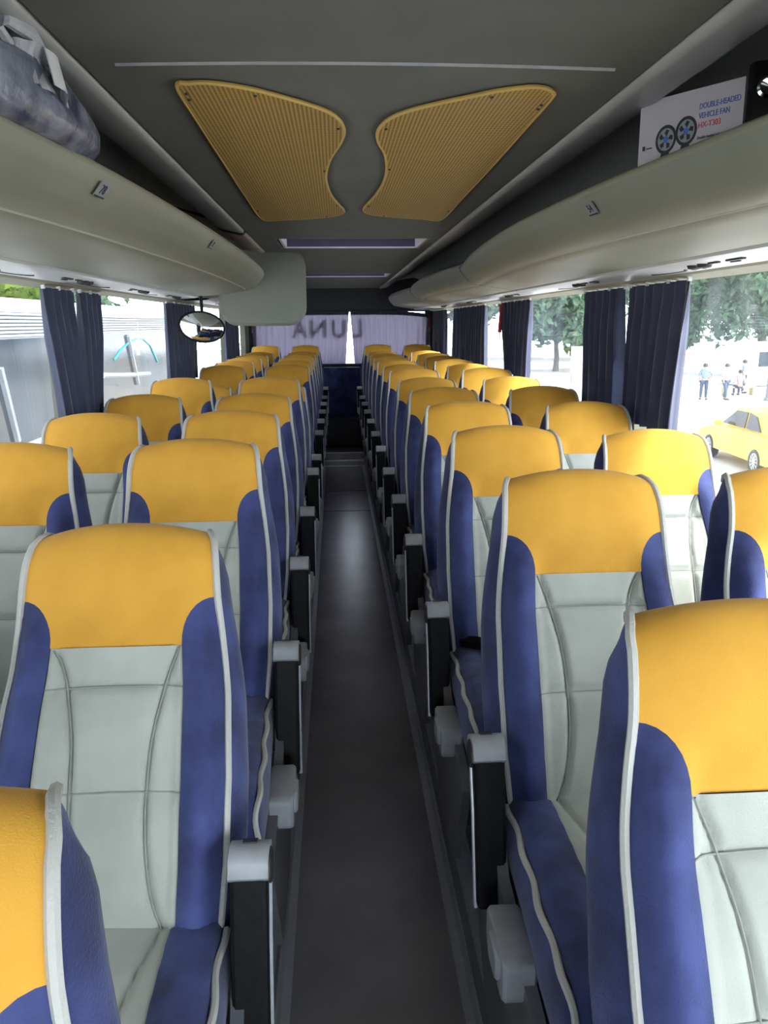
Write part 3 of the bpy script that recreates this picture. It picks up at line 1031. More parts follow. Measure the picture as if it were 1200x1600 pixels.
# ------------------------------------------------------------------ curtains
def curtain(s, y0, y1, z0, z1, label, folds=6, amp=0.022, waist=None, parent_group='navy curtains at the side windows', bot0=0.0, bot1=0.0, seed=0):
    """hangs along the wall; bot0/bot1 shift the lower corners along the bus"""
    rnd = random.Random(seed)
    ph = rnd.random() * 6
    root = empty('curtain', (s * (XW - 0.045), (y0 + y1) / 2, z1))
    oy = (y0 + y1) / 2
    NU, NV = folds * 8, 18
    def pt(u, v, off):
        a = y0 + (y1 - y0) * u
        bq = (y0 + bot0) + (y1 + bot1 - y0 - bot0) * u
        k = sm(0, 1, v)
        yy = a + (bq - a) * k
        if waist:
            yy = yy + (waist[0] - yy) * waist[1] * math.exp(-((v - waist[2]) / 0.3) ** 2)
        A = amp * (0.55 + 0.45 * min(1, v * 3))
        uu = u + 0.012 * math.sin(9 * u + ph)
        x = A * (math.sin(2 * PI * folds * uu + ph) + 0.35 * math.sin(2 * PI * folds * 2.3 * uu + ph * 2) * v)
        return Vector((-s * (x + off), yy - oy, (z0 - z1) * v))
    b = MB()
    b.grid([[pt(i / NU, j / NV, 0.0015) for i in range(NU + 1)] for j in range(NV + 1)])
    b.grid([[pt(i / NU, j / NV, -0.0015) for i in range(NU + 1)] for j in range(NV + 1)])
    b.build('cloth', M['curtain'], root, angle=80)
    b = MB()
    b.grid([[pt(i / NU, 0.012 + j * 0.07, 0.004) for i in range(NU + 1)] for j in range(2)])
    b.build('heading_tape', M['curtain'], root)
    for i in range(0, folds + 1, 2):
        b = MB()
        p = pt(i / folds, 0, 0)
        b.box((p.x, p.y, 0.004), (0.012, 0.012, 0.02))
        b.build('glider', M['white'], root)
    tag(root, label, 'curtain', parent_group)
    return root
zt = 1.732
curtain(1, 2.68, 3.23, 1.21, zt, 'wide navy curtain at the nearest right window, in front of the first pillar', 6, bot0=0.05, seed=1)
curtain(1, 3.34, 3.86, 1.22, zt, 'navy curtain just behind the first right pillar, flaring at the bottom', 6, bot0=-0.03, bot1=-0.06, seed=2)
curtain(1, 4.90, 5.76, 1.26, zt, 'navy curtain at the right with the red hammer hanging on it', 8, bot0=0.06, bot1=-0.15, seed=3)
curtain(1, 6.40, 7.74, 1.20, zt, 'broad navy curtain farther back on the right, before the bright gap', 12, seed=4)
curtain(1, 7.84, 8.12, 1.20, zt, 'narrow navy curtain strip behind the third right pillar', 3, seed=5)
curtain(1, 8.75, 9.68, 1.20, zt, 'last navy curtain on the right, next to the rear corner', 8, seed=6)
curtain(-1, 3.02, 3.34, 1.16, zt, 'navy curtain on the left bowing towards the nearest window', 4, bot0=0.12, bot1=0.02, seed=7)
curtain(-1, 3.43, 3.72, 1.16, zt, 'navy curtain on the left just behind the first pillar', 4, bot1=-0.12, seed=8)
curtain(-1, 5.18, 6.15, 1.22, zt, 'navy curtain on the left beside the oval mirror', 9, bot1=-0.1, seed=9)
curtain(-1, 7.9, 8.8, 1.22, zt, 'far navy curtain on the left behind the oval mirror', 8, seed=10)
for s, nm in ((-1, 'left'), (1, 'right')):
    b = MB()
    b.box((s * (XW - 0.045), (0 + 9.9) / 2, 1.748), (0.016, 10.6, 0.010))
    o = b.build('curtain_rail', M['white'], smooth=False)
    tag(o, 'pale curtain rail along the top of the %s windows' % nm, 'curtain rail')

# rear curtains: lavender, backlit
def rear_curtain(x0, x1, label, inner, seed):
    rnd = random.Random(seed); ph = rnd.random() * 6
    yb = Y1 - 0.002
    z1, z0 = 1.742, 1.10
    root = empty('curtain', ((x0 + x1) / 2, yb, z1)); ox = (x0 + x1) / 2
    NU, NV = 150, 28
    def pt(u, v, off):
        x = x0 + (x1 - x0) * u
        # the inner edge swings back to leave a slit, the outer edge gathers to the side
        if inner > 0: x -= 0.055 * v * u ** 3
        else: x += 0.05 * v * (1 - u) ** 3
        edge = (1 - u) if inner > 0 else u
        x += (0.10 if inner > 0 else -0.10) * 0 * edge
        z = z1 + (z0 - z1) * v - 0.05 * edge ** 4 * (1 - v)
        w1 = 0.5 + 0.5 * math.sin(2 * PI * 15 * u + ph + 1.6 * math.sin(5 * u) + 0.5 * v)
        w2 = 0.5 + 0.5 * math.sin(2 * PI * 6 * u + 5 * v * edge + ph)
        y = -0.022 * w1 * (0.7 + 0.3 * v) - 0.022 * w2 * edge ** 2
        return Vector((x - ox, y + off, z - z1))
    b = MB()
    b.grid([[pt(i / NU, j / NV, 0) for i in range(NU + 1)] for j in range(NV + 1)])
    b.build('cloth', M['rearcurtain'], root, angle=80)
    b = MB()
    b.grid([[pt(i / NU, -0.01 + 0.075 * j, -0.004) for i in range(NU + 1)] for j in range(2)])
    b.build('heading_tape', M['curtain'], root)
    tag(root, label, 'curtain', 'lavender curtains at the rear window')
rear_curtain(-1.10, 0.105, 'lavender rear curtain left of the bright slit, dark letters showing through', 1, 3)
rear_curtain(0.115, 1.13, 'lavender rear curtain right of the bright slit', -1, 5)
# lettering on the rear glass, seen through the cloth
let = empty('rear_lettering', (0, Y1 + 0.016, 1.43))
lm = Matrix.Rotation(R(90), 4, 'X')
for ch, x, sx in (('A', -0.519, -0.85), ('N', -0.288, -1.0), ('U', -0.031, -0.9), ('L', 0.21, -0.9)):
    text_mesh('letter', ch, 0.30, M['ink'], let, Matrix.Translation((x, 0, 0)) @ lm, 0.001, 'CENTER', sx, 0.008)
tag(let, 'dark lettering on the rear window glass, faint behind the curtain', 'lettering')
b = MB()
b.rbox((0.04, Y1 - 0.06, 1.745), (2.1, 0.02, 0.02), 0.006, axis='x')
tag(b.build('curtain_rail', M['dark']), 'dark curtain rail above the lavender rear curtains', 'curtain rail')

# red emergency hammers
def hammer(x, y, z, label, k=1.0):
    h = empty('emergency_hammer', (x, y, z))
    b = MB()
    b.tube([(0, 0, 0), (0.004, 0.01, -0.05 * k), (0.0, 0.02, -0.17 * k)], [0.010 * k, 0.011 * k, 0.013 * k], 8)
    b.build('handle', M['red'], h)
    b = MB()
    b.tube([(0, -0.035 * k, 0.005), (0, 0.035 * k, 0.012)], [0.012 * k, 0.012 * k], 8)
    b.build('hammer_head', M['red'], h)
    b = MB()
    b.tube([(0, 0.02, -0.17 * k), (0.002, 0.028, -0.21 * k), (0, 0.025, -0.25 * k)], 0.003, 6)
    b.build('cord', M['white'], h)
    tag(h, label, 'hammer', 'red emergency hammers')
hammer(XW - 0.085, 5.64, 1.70, 'red emergency hammer hanging on a right window curtain')
hammer(1.105, Y1 - 0.06, 1.66, 'small red hammer by the right end of the rear curtains', 0.7)
hammer(-1.105, Y1 - 0.06, 1.66, 'small red hammer by the left end of the rear curtains', 0.7)

# rear bench backing in the middle
bb = empty('rear_seat_base', (0, 9.9, 0.13))
b = MB()
b.rbox((0, 0.20, 0.47), (0.46, 0.12, 0.94), 0.03, axis='z')
b.build('upright', M['blue'], bb)
b = MB()
b.rbox((0, -0.04, 0.17), (0.44, 0.34, 0.34), 0.03, axis='x')
b.build('box_front', M['dark'], bb)
tag(bb, 'dark navy upholstered block closing the aisle below the rear curtains', 'seat base')

# ------------------------------------------------------------------ things in the racks
# fan carton
A = Vector((0.578, 1.79, 0)); Bp = Vector((0.703, 1.595, 0))
ex_ = (Bp - A).normalized(); wd = (Bp - A).length
nx = Vector((-ex_.y, ex_.x, 0))
if nx.dot(Vector((-1, -1, 0))) < 0: nx = -nx
box = empty('carton', (A.x, A.y, 1.885))
def C3(a, d, h): return ex_ * a - nx * d + Vector((0, 0, h))
BH = 0.155
pm = mat('white card', (0.44, 0.42, 0.46), 0.5, c2=(0.50, 0.45, 0.48), scale=9)
b = MB()
vs = [C3(a, d, h) for a in (0, wd) for d in (0, 0.085) for h in (0, BH)]
b.add(vs, [(0, 1, 3, 2), (4, 6, 7, 5), (0, 4, 5, 1), (2, 3, 7, 6), (0, 2, 6, 4), (1, 5, 7, 3)])
bx = b.build('box_body', pm, box, smooth=False)
fm = Matrix((( ex_.x, 0, nx.x, 0), (ex_.y, 0, nx.y, 0), (ex_.z, 1, nx.z, 0), (0, 0, 0, 1)))
def on_face(a, h): return Matrix.Translation(C3(a, -0.0006, h)) @ fm
M['pblue'] = mat('blue print', (0.05, 0.13, 0.5), 0.5)
M['pred'] = mat('red print', (0.6, 0.04, 0.06), 0.5)
text_mesh('printed_text', 'DOUBLE-HEADED', 0.0150, M['pblue'], bx, on_face(0.138, 0.116), sx=0.72)
text_mesh('printed_text', 'VEHICLE FAN', 0.0150, M['pblue'], bx, on_face(0.138, 0.099), sx=0.74)
text_mesh('printed_text', 'HX-T303', 0.0150, M['pred'], bx, on_face(0.138, 0.082), sx=0.85)
text_mesh('printed_text', 'Double-headed vehicle fan', 0.0075, M['ink'], bx, on_face(0.138, 0.062), sx=0.80)
for a0, a1, h0, h1 in ((0.010, 0.017, 0.060, 0.069), (0.019, 0.034, 0.062, 0.0645)):
    b = MB()
    b.add([C3(a, -0.0007, h) for a, h in ((a0, h0), (a1, h0), (a1, h1), (a0, h1))], [(0, 1, 2, 3)])
    b.build('printed_mark', M['ink'], bx, smooth=False)
def disc(cx_, ch, r0, r1, mt, name, lift, par, n=28):
    bm_ = MB()
    o_, i_ = [], []
    for k in range(n):
        a = 2 * PI * k / n
        o_.append(C3(cx_ + r1 * math.cos(a), -lift, ch + r1 * 1.12 * math.sin(a)))
        i_.append(C3(cx_ + r0 * math.cos(a), -lift, ch + r0 * 1.12 * math.sin(a)))
    bm_.add(o_ + i_, [(k, (k + 1) % n, n + (k + 1) % n, n + k) for k in range(n)])
    return bm_.build(name, mt, par, smooth=False)
M['fanblack'] = mat('fan print black', (0.02, 0.025, 0.03), 0.5)
M['fangrey'] = mat('fan print grey', (0.25, 0.28, 0.30), 0.5)
for cx_, ch in ((0.066, 0.074), (0.112, 0.082)):
    f = disc(cx_, ch, 0.0005, 0.0225, M['fangrey'], 'printed_fan', 0.0006, bx)
    disc(cx_, ch, 0.0190, 0.0245, M['fanblack'], 'printed_guard', 0.0009, f)
    disc(cx_, ch, 0.0005, 0.0055, M['pblue'], 'printed_hub', 0.0012, f)
    for k in range(5):
        a = 2 * PI * k / 5
        bm_ = MB()
        bm_.add([C3(cx_ + r_ * math.cos(a + d), -0.001, ch + 1.12 * r_ * math.sin(a + d)) for r_, d in ((0.005, 0), (0.016, -0.15), (0.017, 0.3), (0.012, 0.62))], [(0, 1, 2, 3)])
        bm_.build('printed_blade', M['fanblack'], f, smooth=False)
    bm_ = MB()
    bm_.add([C3(cx_ + a, -0.0007, h) for a, h in ((-0.008, ch - 0.022), (0.008, ch - 0.022), (0.012, ch - 0.034), (-0.012, ch - 0.034))], [(0, 1, 2, 3)])
    bm_.build('printed_stand', M['fanblack'], f, smooth=False)
tag(box, 'white carton printed with twin fans standing in the right overhead rack', 'box')
# dark kit beside the carton
dk = empty('black_device', (0.716, 1.512, 1.893))
b = MB(); b.rbox((0, 0, 0.072), (0.085, 0.07, 0.145), 0.012, axis='z', rot=Matrix.Rotation(R(-30), 3, 'Z'))
b.build('case', M['black'], dk)
b = MB(); b.lathe([(0.018, 0), (0.018, 0.010), (0.013, 0.013), (0.001, 0.010)], 20, fn=lambda p: Vector((-0.026, -0.029, 0.098)) + Matrix.Rotation(R(-30), 3, 'Z') @ Vector((p.x, -p.z, p.y)))
b.build('lens', M['mirror'], dk)
tag(dk, 'black device with a shiny round lens beside the white carton', 'device')

# plastic bag in the left rack
bag = empty('plastic_bag', (-0.555, 1.42, 1.885))
M['bag'] = None
def bag_mat():
    mt, nt, bb_ = principled('clear plastic bag over dark cloth')
    tc = nt.nodes.new('ShaderNodeTexCoord')
    n_ = nt.nodes.new('ShaderNodeTexNoise'); n_.inputs['Scale'].default_value = 13; n_.inputs['Detail'].default_value = 5
    nt.links.new(tc.outputs['Object'], n_.inputs['Vector'])
    rp = nt.nodes.new('ShaderNodeValToRGB')
    rp.color_ramp.elements[0].color = (0.05, 0.06, 0.11, 1); rp.color_ramp.elements[0].position = 0.4
    rp.color_ramp.elements[1].color = (0.30, 0.32, 0.40, 1); rp.color_ramp.elements[1].position = 0.72
    nt.links.new(n_.outputs['Fac'], rp.inputs[0])
    nt.links.new(rp.outputs[0], bb_.inputs['Base Color'])
    bb_.inputs['Roughness'].default_value = 0.25
    bp_ = nt.nodes.new('ShaderNodeBump'); bp_.inputs['Strength'].default_value = 0.6; bp_.inputs['Distance'].default_value = 0.02
    nt.links.new(n_.outputs['Fac'], bp_.inputs['Height']); nt.links.new(bp_.outputs[0], bb_.inputs['Normal'])
    return mt
M['bag'] = bag_mat()
b = MB()
rnd = random.Random(4)
P = []
for j in range(25):
    r_ = []
    t = j / 24
    for i in range(33):
        a = 2 * PI * i / 32
        th = PI * t
        rx, ry, rz = 0.075, 0.32, 0.075
        k = 1 + 0.05 * math.sin(5 * a + 7 * t) + 0.04 * math.sin(9 * a - 5 * t)
        x = rx * math.sin(th) * math.cos(a) * k
        z = rz * math.sin(th) * math.sin(a) * k
        y = ry * math.cos(th)
        z = max(z, -0.05) + 0.052
        r_.append(Vector((x, y + 0.02, z)))
    P.append(r_)
b.grid(P)
body = b.build('bag_body', M['bag'], bag, angle=80)
M['bagtop'] = mat('translucent bag neck', (0.42, 0.43, 0.46), 0.35, c2=(0.55, 0.56, 0.6), scale=25, bump=0.5, bscale=40)
b = MB()
P = []
for j in range(10):
    t = j / 9
    rr = interp([(0, 0.065), (0.4, 0.044), (0.75, 0.030), (1, 0.034)], t)
    P.append([Vector((0.02 + 0.025 * t + rr * 0.8 * math.cos(2 * PI * i / 24) * (1 + 0.12 * math.sin(i * 2.1)), -0.08 - 0.02 * t + rr * math.sin(2 * PI * i / 24) * (1 + 0.12 * math.cos(i * 1.7)), 0.055 + 0.055 * t)) for i in range(25)])
b.grid(P)
b.build('bag_neck', M['bagtop'], bag, angle=80)
b = MB(); b.tube([(0.04, -0.14, 0.10), (0.035, -0.17, 0.115), (0.045, -0.16, 0.126), (0.06, -0.11, 0.124), (0.065, -0.07, 0.105)], [0.008, 0.010, 0.009, 0.011, 0.008], 8)
b.build('knotted_handle', M['bagtop'], bag)
b = MB()
for o_ in (0, 0.0015):
    b.grid([[Vector((0.075 + o_ + 0.008 * math.sin(5 * u) + 0.01 * v, -0.10 + 0.085 * u, 0.108 - 0.05 * v - 0.012 * u)) for u in [i / 8 for i in range(9)]] for v in [j / 5 for j in range(6)]])
b.build('handle_tail', M['white'], bag)
tag(bag, 'knotted clear plastic bag of dark cloth lying in the left rack', 'bag')
pk = empty('white_parcel', (-0.545, 1.02, 1.895))
b = MB(); b.rbox((0, 0, 0.055), (0.08, 0.14, 0.11), 0.02, axis='z')
b.build('wrapped_body', M['white'], pk)
b = MB(); b.rbox((0.0, 0, 0.114), (0.07, 0.12, 0.010), 0.01, axis='z')
b.build('lid', M['service'], pk)
tag(pk, 'white parcel at the left edge, in front of the plastic bag', 'parcel')

# seat number stickers
def sticker(sgn, lip, yy, digits, label):
    X = sinterp(lip, yy)
    root = empty('number_sticker', (sgn * (X + 0.013), yy, 1.849))
    nrm = Vector((-sgn * 0.80, 0, -0.60)).normalized()
    dv = Vector((0, -sgn, 0)) * 1.0          # reading direction, as seen from the aisle
    dv = Vector((0, -1, 0)) if sgn > 0 else Vector((0, 1, 0))
    upv = nrm.cross(dv)
    if upv.z < 0: upv = -upv
    # follow the local slope of the lip
    sl = (sinterp(lip, yy + 0.05) - sinterp(lip, yy - 0.05)) / 0.1 * sgn
    dv = (dv + Vector((sl * dv.y, 0, 0))).normalized()
    nrm = dv.cross(upv).normalized()
    F = Matrix((( dv.x, upv.x, nrm.x, 0), (dv.y, upv.y, nrm.y, 0), (dv.z, upv.z, nrm.z, 0), (0, 0, 0, 1)))
    if nrm.x * sgn > 0: F = F
    b = MB(); b.box((0, 0, 0.001), (0.052, 0.030, 0.0012))
    o = b.build('label_card', mat('sticker card ' + digits, (0.24, 0.26, 0.28), 0.4, c2=(0.27, 0.29, 0.31), scale=30), root, smooth=False)
    o.data.transform(Matrix.Translation(nrm * 0.004) @ F)
    text_mesh('digits', digits, 0.026, M['ink'], o, Matrix.Translation(nrm * 0.0065) @ F @ Matrix.Translation((0, -0.007, 0)), 0.0003, 'CENTER')
    b = MB(); b.box((0, -0.0135, 0.002), (0.048, 0.0028, 0.001))
    o2 = b.build('underline', M['ink'], o, smooth=False)
    o2.data.transform(Matrix.Translation(nrm * 0.0045) @ F)
    tag(root, label, 'sticker', 'seat number stickers')
sticker(1, RL1, 1.89, '54', 'grey seat number sticker on the right rack edge')
sticker(-1, LL1, 1.64, '78', 'nearer seat number sticker on the left rack edge, above the bag end')
sticker(-1, LL1, 2.72, '72', 'farther tiny seat number sticker on the left rack edge')

# ------------------------------------------------------------------ outside
GZ = -2.0
M['asphalt'] = mat('pale paving', (0.55, 0.54, 0.52), 0.85, c2=(0.66, 0.65, 0.62), scale=0.8, bump=0.1, bscale=30)
b = MB()
b.grid([[Vector((x, y, GZ)) for x in (-60, 0, 80)] for y in (-40, 20, 120)])
struct(b.build('ground', M['asphalt'], smooth=False))
M['lawn'] = mat('lawn', (0.10, 0.18, 0.04), 0.9, c2=(0.16, 0.25, 0.06), scale=3)

# white coach alongside, left
co = empty('coach', (-4.0, 9.0, GZ))
M['cwhite'] = mat('white coach paint', (0.78, 0.80, 0.83), 0.3, c2=(0.74, 0.76, 0.80), scale=2)
M['cglass'] = mat('tinted coach glass', (0.008, 0.016, 0.026), 0.12, c2=(0.022, 0.038, 0.056), scale=1.2, spec=0.3)
M['teal'] = mat('teal swoosh', (0.02, 0.42, 0.45), 0.4)
M['cdark'] = mat('dark grille gap', (0.03, 0.045, 0.06), 0.5)
b = MB()
ring = rrect(2.4, 3.64, 0.16, 5)
b.prism(ring, -6.5, 11.5, fn=lambda a, c, d: (a - 1.2, d, c + 2.12))
b.build('coach_body', M['cwhite'], co, angle=50)
b = MB(); b.box((0.004, 2.5, 2.80), (0.03, 17.6, 1.28))
gl = b.build('side_window', M['cglass'], co, smooth=False)
b = MB(); b.box((0.004, 2.5, 3.61), (0.02, 17.6, 0.30))
lv = b.build('louvre_panel', M['cdark'], co, smooth=False)
b = MB()
for k in range(7):
    b.box((0.02, 2.5, 3.48 + 0.043 * k), (0.03, 17.6, 0.018), rot=Matrix.Rotation(R(20), 3, 'Y'))
o = b.build('louvre_slats', M['cwhite'], lv, smooth=False)
for (ya, za, yb, zb) in ((0.72, 3.12, 1.01, 2.22), (3.83, 3.35, 4.07, 2.30), (6.74, 3.40, 7.24, 2.47)):  # diagonal reflections in the coach glass, built as solid pale bars
    b = MB(); b.tube([(0.03, ya, za), (0.03, yb, zb)], 0.055, 4)
    b.build('pale_reflection_bar', M['glint'], gl)
b = MB(); b.tube([(0.025, y - 9, z + 2) for y, z in ((14.71, 1.0), (15.19, 1.15), (15.84, 1.274), (16.5, 1.33), (17.0, 1.32), (17.6, 1.17), (18.18, 0.81))], 0.018, 6)
b.build('teal_swoosh', M['teal'], gl)
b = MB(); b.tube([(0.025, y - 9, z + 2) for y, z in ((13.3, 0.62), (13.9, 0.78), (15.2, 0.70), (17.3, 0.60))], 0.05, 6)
b.build('pale_reflection_band', M['glint'], gl)
b = MB(); b.box((0.006, 2.5, 1.7), (0.03, 17.6, 0.10))
b.build('side_moulding', M['cdark'], co, smooth=False)
for yy in (-4.0, 5.5, 7.0):
    b = MB(); b.lathe([(0.2, -0.12), (0.46, -0.12), (0.5, -0.08), (0.5, 0.1), (0.46, 0.12), (0.3, 0.12), (0.28, 0.09), (0.05, 0.09)], 28, fn=lambda p: Vector((-0.10 + p.z, yy + p.x, 0.5 + p.y)))
    b.build('wheel', M['dark'], co)
tag(co, 'white coach with louvred roof band parked beyond the left windows', 'coach')

# taxi beyond the right windows
def car(name, x, y, rz, paint, label, cat='car', taxi=False):
    root = empty(name, (x, y, GZ), rz)        # heading +y, origin mid ground
    side = [(-2.2, 0.42), (-2.22, 0.75), (-2.1, 0.92), (-1.35, 0.98), (-0.75, 1.00), (0.95, 0.96), (1.6, 0.86), (2.1, 0.72), (2.22, 0.5), (2.18, 0.3), (-2.15, 0.28)]
    b = MB()
    xs = [-0.84, -0.80, -0.6, 0.6, 0.80, 0.84]
    P = []
    for xx in xs:
        k = 1 - 0.06 * (abs(xx) > 0.7) * (abs(xx) - 0.7) / 0.14
        P.append([Vector((xx, yy * (1 - 0.02 * (abs(xx) > 0.7)), 0.3 + (zz - 0.3) * k)) for yy, zz in side + side[:1]])
    b.grid(P)
    for q in (0, -1):
        b.add(P[q][:-1], [tuple(range(len(side)))])
    body_ = b.build('car_body', paint, root, angle=35)
    cab = [(-1.55, 0.96), (-1.0, 1.38), (-0.5, 1.46), (0.25, 1.44), (1.05, 0.95)]
    b = MB()
    P = []
    for xx, w in ((-0.72, 0), (-0.60, 1), (0.60, 1), (0.72, 0)):
        P.append([Vector((xx if zz < 1.1 else xx * (0.9 if w == 0 else 0.92), yy, zz if w else zz - (0.03 if zz > 1.2 else 0))) for yy, zz in cab])
    b.grid(P)
    b.add(P[0], [tuple(range(len(cab)))]); b.add(P[-1], [tuple(range(len(cab)))])
    b.build('cabin', paint, root, angle=30)
    for sg in (-1, 1):
        for pts in ([(-1.30, 1.0), (-0.92, 1.33), (-0.52, 1.39), (-0.50, 1.0)], [(-0.42, 1.0), (-0.42, 1.39), (0.18, 1.38), (0.85, 1.0)]):
            b = MB()
            b.add([Vector((sg * (0.735 - 0.07 * (zz - 1.0) / 0.4), yy, zz)) for yy, zz in pts] + [Vector((sg * (0.715 - 0.07 * (zz - 1.0) / 0.4), yy, zz)) for yy, zz in pts],
                  [(0, 1, 2, 3), (7, 6, 5, 4), (0, 4, 5, 1), (1, 5, 6, 2), (2, 6, 7, 3), (3, 7, 4, 0)])
            b.build('side_window', M['cglass'], root, smooth=False)
        b = MB(); b.rbox((sg * 0.92, 0.72, 1.02), (0.18, 0.10, 0.13), 0.03, axis='x')
        b.build('wing_mirror', paint, root)
        for yy in (-1.32, 1.38):
            b = MB(); b.lathe([(0.20, -0.10), (0.29, -0.10), (0.31, -0.06), (0.31, 0.07), (0.28, 0.10), (0.22, 0.10), (0.21, 0.08)], 28, fn=lambda p: Vector((sg * (0.76 + p.z), yy + p.x, 0.31 + p.y)))
            wh = b.build('wheel', M['dark'], root)
            b = MB()
            b.lathe([(0.21, 0.075), (0.21, 0.09), (0.19, 0.095), (0.185, 0.08)], 28, fn=lambda p: Vector((sg * (0.76 + p.z), yy + p.x, 0.31 + p.y)))
            b.lathe([(0.05, 0.07), (0.05, 0.10), (0.02, 0.105)], 12, fn=lambda p: Vector((sg * (0.76 + p.z), yy + p.x, 0.31 + p.y)))
            for k in range(10):
                a = 2 * PI * k / 10
                b.tube([Vector((sg * 0.85, yy + 0.04 * math.cos(a), 0.31 + 0.04 * math.sin(a))), Vector((sg * 0.85, yy + 0.20 * math.cos(a), 0.31 + 0.20 * math.sin(a)))], 0.013, 5)
            b.build('hubcap', M['service'], wh)
    b = MB()
    b.add([Vector((xx, yy, zz)) for xx, yy, zz in ((-0.6, 1.0, 1.0), (0.6, 1.0, 1.0), (0.52, 0.35, 1.42), (-0.52, 0.35, 1.42))] + [Vector((xx, yy - 0.02, zz - 0.02)) for xx, yy, zz in ((-0.6, 1.0, 1.0), (0.6, 1.0, 1.0), (0.52, 0.35, 1.42), (-0.52, 0.35, 1.42))],
          [(0, 1, 2, 3), (7, 6, 5, 4), (0, 4, 5, 1), (1, 5, 6, 2), (2, 6, 7, 3), (3, 7, 4, 0)])
    b.build('windscreen', M['cglass'], root, smooth=False)
    for sg in (-1, 1):
        b = MB(); b.rbox((sg * 0.62, 2.13, 0.66), (0.28, 0.14, 0.12), 0.03, axis='x')
        b.build('headlamp', M['service'], root)
        b = MB(); b.rbox((sg * 0.66, -2.16, 0.76), (0.22, 0.10, 0.16), 0.03, axis='x')
        b.build('tail_lamp', M['red'], root)
    tag(root, label, cat)
    return root
M['taxi'] = mat('yellow car paint', (0.80, 0.52, 0.05), 0.3, c2=(0.82, 0.55, 0.07), scale=3)
M['silver'] = mat('silver car paint', (0.5, 0.5, 0.5), 0.3, 0.4, c2=(0.55, 0.55, 0.55), scale=3)
car('taxi', 10.72, 19.72, -0.05, M['taxi'], 'yellow car parked on the bright road beyond the nearest right window', 'car')
car('car', 22.54, 61.53, 1.2, M['silver'], 'silver car parked far off under trees beyond the right windows', 'car')

